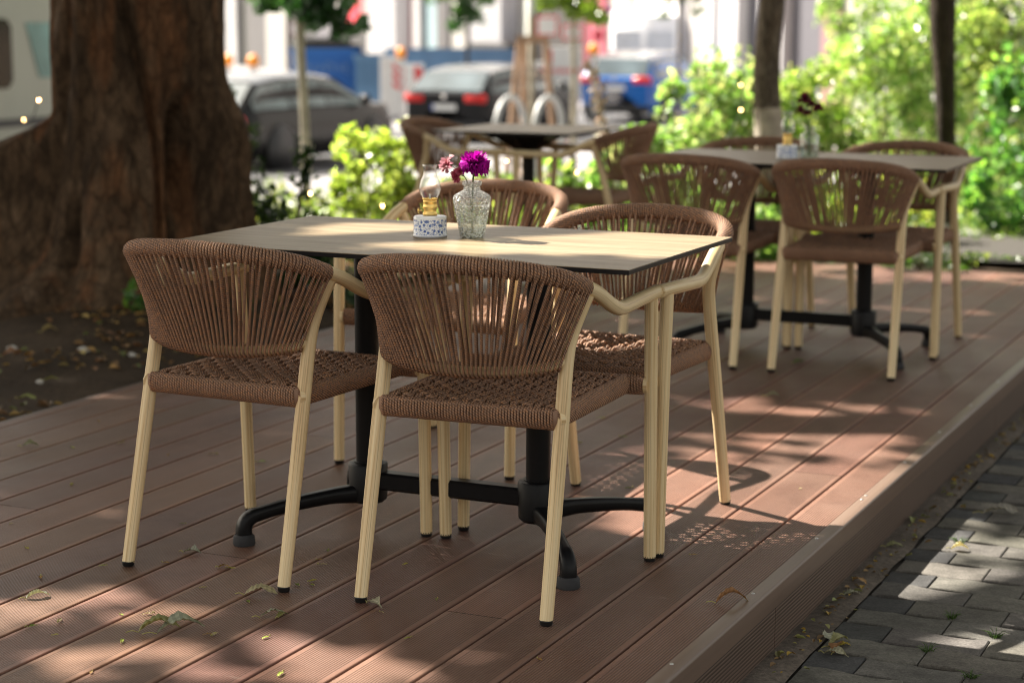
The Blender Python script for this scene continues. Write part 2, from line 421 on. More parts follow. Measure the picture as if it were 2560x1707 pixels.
# glass & porcelain
def thin_glass(name, rough=.02, tint=(.97, .99, .98), keep=.86, bumpsc=None):
    t = NT(name)
    tr = t.n('ShaderNodeBsdfTransparent'); tr.inputs[0].default_value = (*tint, 1)
    gl = t.n('ShaderNodeBsdfGlossy'); gl.inputs['Roughness'].default_value = rough
    lw = t.n('ShaderNodeLayerWeight'); lw.inputs[0].default_value = .42
    f = t.math('MULTIPLY_ADD', lw.outputs['Facing'], .70, 1-keep-.06)
    if bumpsc:
        v = t.n('ShaderNodeTexVoronoi'); v.inputs['Scale'].default_value = bumpsc; t.l(t.coord(), v.inputs['Vector'])
        nb = t.bump(v.outputs['Distance'], 1.0, .004); t.l(nb, gl.inputs['Normal']); t.l(nb, lw.inputs['Normal'])
    mx = t.n('ShaderNodeMixShader'); t.l(f, mx.inputs[0]); t.l(tr.outputs[0], mx.inputs[1]); t.l(gl.outputs[0], mx.inputs[2])
    t.l(mx.outputs[0], t.out.inputs[0]); return t.m
M['chimney_glass'] = thin_glass('lamp_glass', .02, (.97, .98, .98), .9)
M['vase_plain'] = thin_glass('clear_glass', .03, (.93, .97, .95), .88)
def cut_glass():
    t = NT('cut_glass')
    v = t.n('ShaderNodeTexVoronoi'); v.inputs['Scale'].default_value = 150; t.l(t.coord(), v.inputs['Vector'])
    nb = t.bump(v.outputs['Distance'], 1.0, .007)
    tr = t.n('ShaderNodeBsdfTransparent'); tr.inputs[0].default_value = (.97, .98, .97, 1)
    gl = t.n('ShaderNodeBsdfGlossy'); gl.inputs['Roughness'].default_value = .10
    tl = t.n('ShaderNodeBsdfTranslucent'); tl.inputs[0].default_value = (.86, .87, .84, 1)
    df = t.n('ShaderNodeBsdfDiffuse'); df.inputs[0].default_value = (.80, .81, .78, 1)
    for b in (gl, tl, df): t.l(nb, b.inputs['Normal'])
    a = t.n('ShaderNodeMixShader'); a.inputs[0].default_value = .5; t.l(tl.outputs[0], a.inputs[1]); t.l(df.outputs[0], a.inputs[2])
    b = t.n('ShaderNodeMixShader'); t.l(t.math('MULTIPLY_ADD', v.outputs['Distance'], .55, .06), b.inputs[0]); t.l(tr.outputs[0], b.inputs[1]); t.l(a.outputs[0], b.inputs[2])
    lw = t.n('ShaderNodeLayerWeight'); lw.inputs[0].default_value = .35; t.l(nb, lw.inputs['Normal'])
    c = t.n('ShaderNodeMixShader'); t.l(t.math('MULTIPLY_ADD', lw.outputs['Facing'], .55, .10), c.inputs[0]); t.l(b.outputs[0], c.inputs[1]); t.l(gl.outputs[0], c.inputs[2])
    t.l(c.outputs[0], t.out.inputs[0]); return t.m
M['cut_glass'] = cut_glass()
M['water'] = thin_glass('water', .02, (.90, .95, .90), .93)
t = NT('blue_white_porcelain'); ob = t.coord(); sp = t.sep(ob)
ang = t.math('MULTIPLY', t.math('ARCTAN2', sp[1], sp[0]), .043)
cv = t.n('ShaderNodeCombineXYZ'); t.l(ang, cv.inputs[0]); t.l(sp[2], cv.inputs[1])
def vor(sc, feat='F1', rnd=.7):
    v = t.n('ShaderNodeTexVoronoi', voronoi_dimensions='2D', feature=feat); v.inputs['Scale'].default_value = sc; v.inputs['Randomness'].default_value = rnd
    t.l(cv.outputs[0], v.inputs['Vector']); return v.outputs['Distance']
dots = t.math('LESS_THAN', vor(80), .27)
small = t.math('LESS_THAN', vor(170, 'F1', 1.), .20)
nz = t.noise(cv.outputs[0], 70, 1, .5, 1.2)
vines = t.math('LESS_THAN', t.math('ABSOLUTE', t.math('SUBTRACT', nz, .5)), .016)
pat = t.math('MAXIMUM', dots, t.math('MAXIMUM', small, vines))
band = t.math('MULTIPLY', t.math('GREATER_THAN', sp[2], .0065), t.math('LESS_THAN', sp[2], .044))
ring = t.math('LESS_THAN', t.math('ABSOLUTE', t.math('SUBTRACT', sp[2], .0035)), .0007)
pat = t.math('MAXIMUM', t.math('MULTIPLY', pat, band), t.math('MULTIPLY', ring, .5))
shade = t.noise(cv.outputs[0], 160, 2)
blue = t.ramp(shade, (.35, (.03, .07, .28)), (.65, (.12, .22, .50)))
M['porcelain'] = t.set(t.mix(pat, (.80, .82, .84), blue), .15, Specular_IOR_Level=.6)
M['brass'] = simple('brass', (.98, .66, .22), .34, .1, 50, metallic=1.)
M['wick'] = simple('white_wick', (.85, .83, .78), .8)

# ------------------------------------------------------------------ SETTING: deck, soil, pavement, street
XR, XL, YF, YB = .8605, -1.9175, -2.6, 5.76
deck_root = thing('deck', None, None); deck_root['kind'] = 'structure'
mb = MB(); prof_w = .1515; gap = .0068
def board(x0, x1, y0, y1, c):
    h = .024; b = .0028
    xs = [(x0, -h), (x0, -b), (x0+b*.35, -b*.3), (x0+b, 0), (x1-b, 0), (x1-b*.35, -b*.3), (x1, -b), (x1, -h)]
    V = np.array([(x, y, z) for y in (y0, y1) for x, z in xs]); k = len(xs)
    mb.add(V, [(i, i+k, i+k+1, i+1)[::-1] for i in range(k-1)], col=c)
    mb.add(V[[0, 1, 6, 7]], [(0, 1, 2, 3)], col=c); mb.add(V[[k, k+1, k+6, k+7]], [(3, 2, 1, 0)], col=c)
def board_col():
    a = random.uniform(-1, 1)
    return np.array((.178, .099, .069))*(1+.20*a)*np.array((1, 1+.06*random.uniform(-1, 1), 1+.10*random.uniform(-1, 1)))
x = XR-.0375; k = 0
edges = [-1.866+prof_w*i for i in range(-1, 19)]
for i in range(len(edges)-1):
    x0, x1 = edges[i]+gap/2, edges[i+1]-gap/2
    x0 = max(x0, XL); x1 = min(x1, XR-.0400)
    if x1-x0 < .02: continue
    cut = [YF, *( [(-.55, 2.9, .72, -1.6, 4.1)[i % 5] + .17*(i % 3)] ), YB]
    for y0, y1 in zip(cut[:-1], cut[1:]): board(x0, x1, y0+.0016, y1-.0016, board_col())
for i in range(5):                                             # the deck is wider at its far left, under the small table
    x1 = XL-.006-prof_w*i; board(x1-prof_w+gap, x1, 3.55, YB, board_col())
mb.build('deck_boards', M['deck'], deck_root, smooth=False)
g = MB(); g.box((XL+.01, YF+.01, -.15), (XR-.02, YB-.01, -.03)); g.box((XL-.78, 3.56, -.15), (XL, YB-.01, -.031))
g.build('deck_substructure', M['gap'], deck_root, smooth=False)
# nosing profile along the right edge (rounded outer corner) and ribbed fascia below it
nz_ = MB(); pr = [(XR-.0392, -.006), (XR-.0392, .0022), (XR-.0375, .0032)] + [(XR-.007+.007*math.sin(a), -.0038+.007*math.cos(a)) for a in np.linspace(0, PI/2, 6)] + [(XR, -.048), (XR-.006, -.050), (XR-.006, -.006)]
for y0, y1 in ((YF, .5135), (.5150, 3.4), (3.4015, YB)):
    V = np.array([(px, y, pz) for y in (y0, y1) for px, pz in pr]); k = len(pr)
    nz_.add(V, [(i, (i+1) % k, k+(i+1) % k, k+i)[::-1] for i in range(k)])
nose = nz_.build('nosing', M['nosing'], deck_root, autosmooth=35)
f = MB()
for y0, y1 in ((YF, -.0535), (-.051, 2.55), (2.553, YB)): f.box((XR-.025, y0, -.168), (XR-.0065, y1, -.0485))
for y0, y1 in ((3.55, YB),): f.box((XL-.79, y0-.02, -.168), (XL-.77, y1, -.004))
f.box((XL-.78, YB+.001, -.168), (XR-.03, YB+.02, -.002)); f.box((XL-.02, YF, -.168), (XL-.001, 3.54, -.003))
f.build('fascia', M['fascia'], deck_root, smooth=False)
f2 = MB()
for (u, v) in ((1687, 1660), (1890, 1484), (2046, 1346), (2153, 1248), (2168, 1239), (2258, 1155), (2347, 1080), (2424, 1013), (2560-60, 955)):
    p = ONZ(u, v, .003); r = .0042
    s = MB(); s.lathe([(0.0001, .0016), (r*.7, .0014), (r, .0004), (r, -.002)], 12, (0, 0, 0)).build('screw', M['steel'], deck_root, loc=(XR-.030, p[1], .0034))

def ground_z(x, y):
    """soil round the deck, then the ground falls to the street"""
    D = (x-CAM[0])*cH[0]+(y-CAM[1])*cH[1]
    z = np.interp(D, [0, 10.5, 14, 20, 26, 34, 200, 900], [-.06, -.06, -.22, -.6, -.97, -1.12, -1.2, -1.2])
    return z
gx = np.concatenate((np.array([-700, -300, -150, -80, -50]), np.arange(-36, -6, 1.5), np.arange(-6, 3.01, .12), np.array([4, 6, 10, 16, 30, 60, 150, 400, 700])))
gy = np.concatenate((np.array([-500, -200, -60, -20, -8]), np.arange(-4, 14, .12), np.arange(14, 60, 2.), np.array([70, 90, 130, 200, 350, 700])))
GX, GY = np.meshgrid(gx, gy)
GZ = ground_z(GX, GY)
near = np.exp(-((GX+2.5)/5)**2-((GY-3)/6)**2)
bumpf = np.array([[mnoise.noise(Vector((a*1.3, b*1.3, 0)))*.03+mnoise.noise(Vector((a*5, b*5, 3)))*.012 for a in gx] for b in gy])
GZ = GZ + bumpf*near - .0
GZ += .10*np.exp(-(((GX+3.0)/.9)**2+((GY-3.0)/.9)**2))
under = (GX > XL-1.3) & (GX < XR+.1) & (GY > 3.4) & (GY < YB+.1) | (GX > XL-.05) & (GX < XR+.1) & (GY < YB+.1)
GZ = np.where(under, np.minimum(GZ, -.2), GZ)
right = np.clip((GX-XR)/.05, 0, 1)*np.clip((9-GY)/2.5, 0, 1); GZ = np.where((GX > .8), np.minimum(GZ, GZ*(1-right)+right*(-.26)), GZ)
m = MB(); m.grid(np.stack((GX, GY, GZ), -1))
cxm = (GX[:-1, :-1]+GX[1:, 1:]).ravel()/2; cym = (GY[:-1, :-1]+GY[1:, 1:]).ravel()/2
Dm = (cxm-CAM[0])*cH[0]+(cym-CAM[1])*cH[1]
lat = (cxm-CAM[0])*cR[0]+(cym-CAM[1])*cR[1]
m.mi[0] = np.where((Dm > 13.2) & (lat < 6), 1, 0)
m.f[0] = m.f[0]
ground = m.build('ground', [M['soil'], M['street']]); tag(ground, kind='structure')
# asphalt road the cars stand on
rd = MB(); ys = np.array([6, 12, 18, 24, 30, 40, 60, 90, 160.]); xs = np.linspace(-17.5, -12.2, 5)
XX, YY = np.meshgrid(xs, ys); rd.grid(np.stack((XX, YY, ground_z(XX, YY)+.02), -1)); tag(rd.build('road', M['asphalt']), kind='structure')
# narrow garden path beyond the deck
gp = MB(); xs = np.linspace(-.9, 5, 30); ys = np.linspace(6.5, 8.7, 8)
XX, YY = np.meshgrid(xs, ys); YY = YY + .10*np.sin(XX*1.1)-.10*XX; gp.grid(np.stack((XX, YY, ground_z(XX, YY)+.03), -1)); tag(gp.build('path', M['gravel_path']), kind='structure')

# pavement of wavy concrete pavers right of the deck
pv = MB(); PZ = -.16; L_, W_ = .232, .1225; J = .0015
def wavy(xa, xb, y, amp, ph, n=9):
    xs = np.linspace(xa, xb, n); return np.stack((xs, y+amp*np.sin((xs+ph)*2*PI/L_*1.0)), 1)
for r in range(-22, 70):
    y0 = r*W_; off = (r % 2)*L_/2
    for c in range(0, 11):
        xa = .940+c*L_-off; xb = xa+L_
        if xb < .97: continue
        xa = max(xa, .935)
        dark = (r % 2 == 1 and xb < 1.10) or random.random() < .025
        cb = np.array((.060, .060, .062)) if dark else np.array((.118, .110, .097))
        cb = cb*random.uniform(.82, 1.15)*np.array((1, random.uniform(.97, 1.02), random.uniform(.92, 1.03)))
        lo = wavy(xa+J, xb-J, y0+J, .0105, off); hi = wavy(xa+J, xb-J, y0+W_-J, .0105, off+L_*0)[::-1]
        # sideways wobble of the short ends
        ring = np.vstack((lo, hi)); cen = ring.mean(0)
        tilt = (random.uniform(-.012, .012), random.uniform(-.012, .012)); dz = random.uniform(-.0025, .0015)
        def lift(R, z): return np.hstack((R, (z+dz+(R-cen) @ np.array(tilt))[:, None]))
        ins = cen+(ring-cen)*np.array((1-.014*L_/(xb-xa), 1-.05))
        ins = cen+(ring-cen)*np.array((.975, .955))
        a = lift(ring, np.full(len(ring), PZ-.03)); b = lift(ring, np.full(len(ring), PZ-.0026)); d = lift(ins, np.full(len(ring), PZ))
        n = len(ring); V = np.vstack((a, b, d))
        F = [(i, (i+1) % n, n+(i+1) % n, n+i) for i in range(n)]+[(n+i, n+(i+1) % n, 2*n+(i+1) % n, 2*n+i) for i in range(n)]
        pv.add(V, F, col=cb); n0 = pv.n-3*n
        pv.v.append(np.zeros((0, 3))); pv.f.append(np.array([list(range(2*n, 3*n))])+n0); pv.uv.append(np.zeros((1, n, 2))); pv.c.append(cb.reshape(1, 3)); pv.mi.append(np.array([0]))
pv.box((.80, -2.4, -.30), (3.1, 7.4, PZ-.0085), mi=1, col=(.05, .04, .03))
pave = pv.build('pavement', [M['paver'], M['joint']], autosmooth=30); tag(pave, kind='structure')
# dirty concrete strip between deck and pavers
st = MB(); ys = np.arange(-2.6, 7, .03)
xa = np.full(len(ys), XR-.03); xb = np.array([.938+.008*mnoise.noise(Vector((0, y*6, 5))) for y in ys])
G = np.stack([np.stack((xa*(1-k)+xb*k, ys, PZ+.004+.007*math.sin(k*PI)+np.array([.004*mnoise.noise(Vector((k*5, y*14, 1))) for y in ys])), 1) for k in np.linspace(0, 1, 7)], 1)
st.grid(G)
t = NT('dirty_concrete'); pos = t.geo_pos(); n2 = t.noise(pos, 60, 4, .75); n1 = t.noise(pos, 5, 4)
M['kerb'] = t.set(t.mul(t.ramp(n1, (.3, (.075, .058, .044)), (.7, (.16, .13, .105))), t.ramp(n2, (.3, .5), (.7, 1.3))), .95, t.bump(n2, .8, .006))
tag(st.build('kerb', M['kerb']), kind='structure')

# ------------------------------------------------------------------ CHAIR
ROPE = .0034
TOP = smooth_path([(-.247, -.098, .708), (-.241, -.156, .727), (-.213, -.212, .745), (-.138, -.263, .761), (0, -.288, .768), (.138, -.263, .761), (.213, -.212, .745), (.241, -.156, .727), (.247, -.098, .708)], 121)
LOW = smooth_path([(-.213, -.128, .552), (-.185, -.158, .541), (-.10, -.195, .532), (0, -.206, .529), (.10, -.195, .532), (.185, -.158, .541), (.213, -.128, .552)], 101)
ARM = smooth_path([(.269, .333, .646), (.269, .25, .645), (.268, .14, .642), (.266, .072, .642), (.262, .022, .658), (.256, -.040, .688), (.250, -.088, .706), (.244, -.13, .719)], 60)
RLEG = smooth_path([(.2205, -.250, .010), (.2190, -.205, .20), (.2165, -.156, .41), (.2150, -.122, .555), (.221, -.105, .612), (.236, -.094, .660), (.247, -.085, .692)], 60)
FLEG = np.array([(.2665, .311, .010), (.2672, .305, .2), (.2685, .296, .45), (.2700, .286, .636)])

def helix(path, r, pitch, per=12, rx=None, up=(0, 0, 1)):
    P = np.asarray(path); L = np.concatenate(([0], np.cumsum(np.linalg.norm(np.diff(P, axis=0), axis=1))))
    n = int(L[-1]/pitch*per); s = np.linspace(0, L[-1], n)
    C = np.stack([np.interp(s, L, P[:, k]) for k in range(3)], 1)
    T = np.gradient(C, axis=0); T /= np.linalg.norm(T, axis=1)[:, None]
    N = np.array(up)-T*(T @ np.array(up))[:, None]; N /= np.linalg.norm(N, axis=1)[:, None]
    B = np.cross(T, N); a = np.arange(n)*2*PI/per
    rx = r if rx is None else rx
    return C+(np.cos(a)*r)[:, None]*N+(np.sin(a)*rx)[:, None]*B

def chair_meshes():
    D = {}
    # --- backrest: wrapped top roll, strands, in one rope mesh
    b = MB(); tube_r = .0150
    b.tube(helix(TOP, tube_r+ROPE*.9, 0.0069, 12), ROPE, 5, False)
    b.tube(TOP, tube_r+.0012, 10, True)
    T = np.gradient(TOP, axis=0); T /= np.linalg.norm(T, axis=1)[:, None]
    nT = np.cross(T, np.array((0, 0, 1.))); nT /= np.linalg.norm(nT, axis=1)[:, None]       # outwards
    TL = np.gradient(LOW, axis=0); TL /= np.linalg.norm(TL, axis=1)[:, None]
    nL = np.cross(TL, np.array((0, 0, 1.))); nL /= np.linalg.norm(nL, axis=1)[:, None]
    def at(P, N, t):
        s = np.linspace(0, 1, len(P)); p = np.array([np.interp(t, s, P[:, k]) for k in range(3)]); q = np.array([np.interp(t, s, N[:, k]) for k in range(3)])
        return p, q/np.linalg.norm(q)
    NS = 46; R1 = tube_r+ROPE*.6; R2 = .0108+ROPE
    z = np.array((0, 0, 1.))
    rr = random.Random(3)
    for i in range(NS):
        t = (i+.5)/NS; t2 = (i+.80)/NS
        p, n = at(TOP, nT, t); q, m = at(LOW, nL, .035+.93*t); p2, n2 = at(TOP, nT, min(1, t2)); q2, m2 = at(LOW, nL, .035+.93*min(1, t+.45/NS))
        jit = rr.uniform(-.0012, .0012)
        top_o = p+n*R1*.96-z*.004; top_i = p2-n2*R1*.9-z*.006
        pts = [p+n*R1*.75+z*R1*.6, top_o]
        bot_o = q+m*R2; bot_i = q2-m2*R2
        tang = np.array((jit, 0, 0))
        for k in (.25, .5, .75): pts.append(top_o*(1-k)+bot_o*k+tang+n*(-.003*math.sin(k*PI)))
        pts.append(bot_o)
        c = (q+q2)/2
        for a in (35, 70, 110, 145): pts.append(c+m*R2*math.cos(math.radians(a))-z*R2*math.sin(math.radians(a))+(q2-q)*(a/180-.5))
        pts.append(bot_i)
        if i % 3 != 1:
            for k in (.33, .66): pts.append(bot_i*(1-k)+top_i*k+tang)
            pts += [top_i, p2-n2*R1*.6+z*R1*.6]
        else: pts.append(bot_i+z*R2*.8+m2*R2*.4)
        b.tube(np.array(pts), ROPE, 6, False, v0=rr.random())
    D['backrest'] = b.mesh('backrest')
    rl = MB(); rl.tube(LOW, .0108, 10, True); D['back_rail'] = rl.mesh('back_rail')
    # --- seat
    f = MB(); zc = .4285
    def oval(path, pitch=.0069):
        f.tube(helix(path, .0215, pitch, 14, rx=.0135), ROPE, 5, False)
        f.tube(path, .0205, 10, True, flat=1.0) if False else None
    C_ = [(-.203, -.160), (.203, -.160), (.205, .286), (-.205, .286)]
    def line(a, c, n=30): return np.linspace((*a, zc), (*c, zc), n)
    oval(line((-.203, -.160), (.203, -.160))); oval(line((-.207, .286), (.207, .286)))
    for s in (-1, 1):
        oval(line((s*.203, -.166), (s*.206, .294))); oval(line((s*.203, .288), (s*.252, .294), 10))
    f.box((-.212, -.169, zc-.0195), (.212, -.151, zc+.0195)); f.box((-.214, .277, zc-.0195), (.214, .295, zc+.0195))
    for s in (-1, 1):
        a, c = sorted((s*.195, s*.213)); f.box((a, -.16, zc-.0193), (c, .288, zc+.0193))
        a, c = sorted((s*.2, s*.255)); f.box((a, .282, zc-.019), (c, .299, zc+.019))
    D['seat_frame'] = f.mesh('seat_frame')
    wv = MB(); px = .0285; py = .0285; A = .0115; SR = .0037
    nx = 14; ny = 15; x0 = -(nx-1)/2*px; y0 = .063-(ny-1)/2*py
    def sag(x, y): return -.010*max(0, 1-(x/.2)**2)*max(0, 1-((y-.063)/.22)**2)
    for i in range(nx):
        for d in (-1, 1):
            x = x0+i*px+d*SR*1.03; ys = np.linspace(-.158, .284, 96)
            zz = .4432+A*np.cos((ys-y0)/py*PI)*(1 if i % 2 == 0 else -1)
            e = np.clip(np.minimum(ys+.158, .284-ys)/.02, 0, 1); zz = zz*e+(1-e)*.4475
            zz += np.array([sag(x, y) for y in ys])
            wv.tube(np.stack((np.full(96, x)+.0008*np.sin(ys*90+i), ys, zz), 1), SR, 6, False, v0=i*.37)
    for j in range(ny):
        for d in (-1, 1):
            y = y0+j*py+d*SR*1.03; xs = np.linspace(-.203, .203, 90)
            zz = .4432-A*np.cos((xs-x0)/px*PI)*(1 if j % 2 == 0 else -1)
            e = np.clip(np.minimum(xs+.203, .203-xs)/.02, 0, 1); zz = zz*e+(1-e)*.4475
            zz += np.array([sag(x, y) for x in xs])
            wv.tube(np.stack((xs, np.full(90, y)+.0008*np.sin(xs*90+j), zz), 1), SR, 6, False, v0=j*.21)
    D['seat'] = wv.mesh('seat')
    for s, nm in ((1, 'R'), (-1, 'L')):
        sc = np.array((s, 1, 1))
        a = MB(); P = ARM*sc; a.tube(P, .0165, 14, False, v0=.3*s)
        # rounded cap at the front end of the arm
        c0 = P[0]; dr = (P[0]-P[1])/np.linalg.norm(P[0]-P[1])
        a.tube(np.array([c0, c0+dr*.002, c0+dr*.0035]), np.array([.0165, .0158, .0125]), 14, True)
        D['arm'+nm] = a.mesh('armrest')
        l = MB(); rad = np.interp(np.linspace(0, 1, 60), [0, .5, 1], [.0148, .0168, .0160]); l.tube(RLEG*sc, rad, 14, True, v0=s*.7)
        # weld plate that carries the seat rail
        l.tube(np.array([(s*.214, -.150, .4285), (s*.207, -.158, .4285)]), .0215, 14, True)
        D['rleg'+nm] = l.mesh('leg')
        l = MB(); l.tube(smooth_path(FLEG*sc, 24), np.linspace(.0150, .0160, 24), 14, True, v0=s*1.3)
        l.tube(np.array([(s*.262, .295, .4285), (s*.253, .294, .4285)]), .0205, 14, True)
        D['fleg'+nm] = l.mesh('leg')
    cp = MB(); cp.lathe([(.0001, 0), (.0115, 0), (.0138, .003), (.0142, .010), (.0150, .0105), (.0150, .0125), (.0001, .0126)], 16)
    D['cap'] = cp.mesh('foot_cap')
    for k, me in D.items():
        me.materials.append(M['rope'] if k in ('backrest', 'seat', 'seat_frame') else M['black_plastic'] if k == 'cap' else M['bamboo'])
    return D
CH = chair_meshes()
def part(name, me, parent, loc=None):
    o = bpy.data.objects.new(name, me); link(o); o.parent = parent
    if loc: o.location = loc
    return o
def make_chair(label):
    r = thing('rope_armchair', label, 'chair', group='rope armchairs round the terrace tables')
    part('seat', CH['seat'], r); part('seat_frame', CH['seat_frame'], r)
    part('backrest', CH['backrest'], r); part('back_rail', CH['back_rail'], r)
    for nm, s in (('R', 1), ('L', -1)):
        part('armrest', CH['arm'+nm], r)
        l = part('leg', CH['rleg'+nm], r); part('foot_cap', CH['cap'], l, (s*.2205, -.2505, 0))
        l = part('leg', CH['fleg'+nm], r); part('foot_cap', CH['cap'], l, (s*.2665, .311, 0))
    return r
T3 = np.array((-1.785, 4.45))
CHAIRS = [
 (.268, -.311, .040, 'rope armchair nearest the camera, its back towards us, at the sunlit table'),
 (-.345, -.312, -.054, 'rope armchair at the front left of the sunlit table, beside the big trunk'),
 (.277, .3745, PI-.049, 'rope armchair facing us with sun on its back, right end of sunlit table'),
 (-.407, .920, PI+.045, 'rope armchair directly behind the brass lamp and magenta carnation'),
 (.250, 2.815, .029, 'shaded rope armchair, back to us, front right of the second table'),
 (-.335, 2.800, .022, 'shaded rope armchair, back to us, front left of the second table'),
 (.262, 3.390, PI-.040, 'rope armchair facing us at the far right corner of the second table'),
 (-.335, 3.385, PI+.03, 'rope armchair mostly hidden behind the second table and its blue lamp'),
 (T3[0]-.336, T3[1]-.02, -PI/2+.03, 'rope armchair at the left side of the small far table, below the black car'),
 (T3[0]+.345, T3[1]-.02, PI/2+.06, 'rope armchair seen side-on at the right side of the small far table'),
]
first = None
for x, y, rz, lab in CHAIRS:
    if first is None: first = c = make_chair(lab)
    else: c = copy_tree(first)
    c.location = (x, y, 0); c.rotation_euler = (0, 0, rz); c['label'] = lab

# ------------------------------------------------------------------ TABLES
def table_leg(mb, hub, foot, zt=.118):
    """cast leg: leaves the hub, stays high, bends down over the foot"""
    hx, hy = hub; fx, fy = foot; d = np.array((fx-hx, fy-hy)); L = np.linalg.norm(d); d /= L
    q = lambda k, z: (hx+d[0]*k, hy+d[1]*k, z)
    P = [q(.02, .092), q(L*.30, .094), q(L*.62, .086), q(L-.046, .074), q(L-.020, .068), q(L-.005, .056), (fx, fy, .042), (fx, fy, .026)]
    P = smooth_path(P, 40)
    mb.tube(P, np.interp(np.linspace(0, 1, 40), [0, .25, .7, 1], [.024, .0185, .0155, .0185]), 16, True, up=(d[1], -d[0], 0), flat=1.0, sq=.75)
def make_table(label):
    r = thing('terrace_table', label, 'table', group='terrace tables')
    t = MB(); L, W, H, th = 1.2, .704, .745, .0115
    t.box((-L/2, -W/2, H-th), (L/2, W/2, H-.0012), mi=1, bevel=.0012)
    t.box((-L/2+.0006, -W/2+.0006, H-.0014), (L/2-.0006, W/2-.0006, H), mi=0)
    t.build('tabletop', [M['laminate'], M['laminate_edge']], r, smooth=False)
    b = MB(); b.box((-.20, -.022, .105), (.20, .022, .150), bevel=.006); b.build('crossbar', M['black_metal'], r, smooth=False)
    for s in (-1, 1):
        hx = s*.235
        c = MB(); c.lathe([(.0001, .155), (.0300, .155), (.0300, .700), (.0001, .700)], 28, (hx, 0, 0)); c.build('column', M['black_metal'], r, autosmooth=40)
        h = MB(); h.lathe([(.0001, .070), (.040, .070), (.048, .078), (.050, .165), (.047, .170), (.036, .172), (.036, .1745), (.0001, .1745)], 28, (hx, 0, 0)); h.build('hub', M['black_metal'], r, autosmooth=40)
        p = MB(); p.box((hx-.13, -.20, .716), (hx+.13, .20, .7330), bevel=.004); p.box((hx-.045, -.045, .69), (hx+.045, .045, .716), bevel=.006)
        p.box((hx-.16, -.018, .70), (hx+.16, .018, .716), bevel=.003)
        p.build('bracket', M['black_metal'], r, smooth=False)
        for sy in (-1, 1):
            l = MB(); fx, fy = s*.432, sy*.275; table_leg(l, (hx, 0), (fx, fy)); lo = l.build('leg', M['black_metal'], r)
            k = MB(); k.lathe([(.0001, 0), (.026, 0), (.0275, .004), (.026, .022), (.022, .027), (.0001, .0271)], 20, (fx, fy, 0)); k.build('foot_pad', M['black_rubber'], lo, autosmooth=40)
    return r
t1 = make_table('sunlit oak-topped table carrying the brass lamp and the magenta carnation')
t2 = copy_tree(t1); t2.location = (.004, 3.085, 0); t2.rotation_euler = (0, 0, .012)
t2['label'] = 'shaded oak-topped table behind, holding the second lamp and maroon flowers'
r = thing('terrace_table', 'small bare table between two side-on chairs at the far end of the deck', 'table', (T3[0], T3[1], 0), .02, 'terrace tables')
t = MB(); t.box((-.35, -.35, .7335), (.35, .35, .7438), mi=1, bevel=.0012); t.box((-.3494, -.3494, .7436), (.3494, .3494, .745), mi=0)
t.build('tabletop', [M['laminate'], M['laminate_edge']], r, smooth=False)
c = MB(); c.lathe([(.0001, .155), (.030, .155), (.030, .690), (.0001, .690)], 24); c.build('column', M['black_metal'], r, autosmooth=40)
c = MB(); c.box((-.15, -.15, .70), (.15, .15, .7330), bevel=.006); c.poly_prism([(-.12, -.12, .70), (.12, -.12, .70), (.05, -.05, .64), (-.05, -.05, .64)], (0, .0, .001)); c.lathe([(.05, .64), (.17, .705)], 4); c.build('bracket', M['black_metal'], r, smooth=False)
for a in range(4):
    l = MB(); an = PI/4+a*PI/2; fx, fy = .33*math.cos(an), .33*math.sin(an); table_leg(l, (0, 0), (fx, fy)); lo = l.build('leg', M['black_metal'], r)
    k = MB(); k.lathe([(.0001, 0), (.026, 0), (.0275, .004), (.026, .022), (.022, .027), (.0001, .0271)], 20, (fx, fy, 0)); k.build('foot_pad', M['black_rubber'], lo, autosmooth=40)
c = MB(); c.lathe([(.0001, .070), (.040, .070), (.048, .078), (.050, .165), (.036, .172), (.0001, .1745)], 24); c.build('hub', M['black_metal'], r, autosmooth=40)

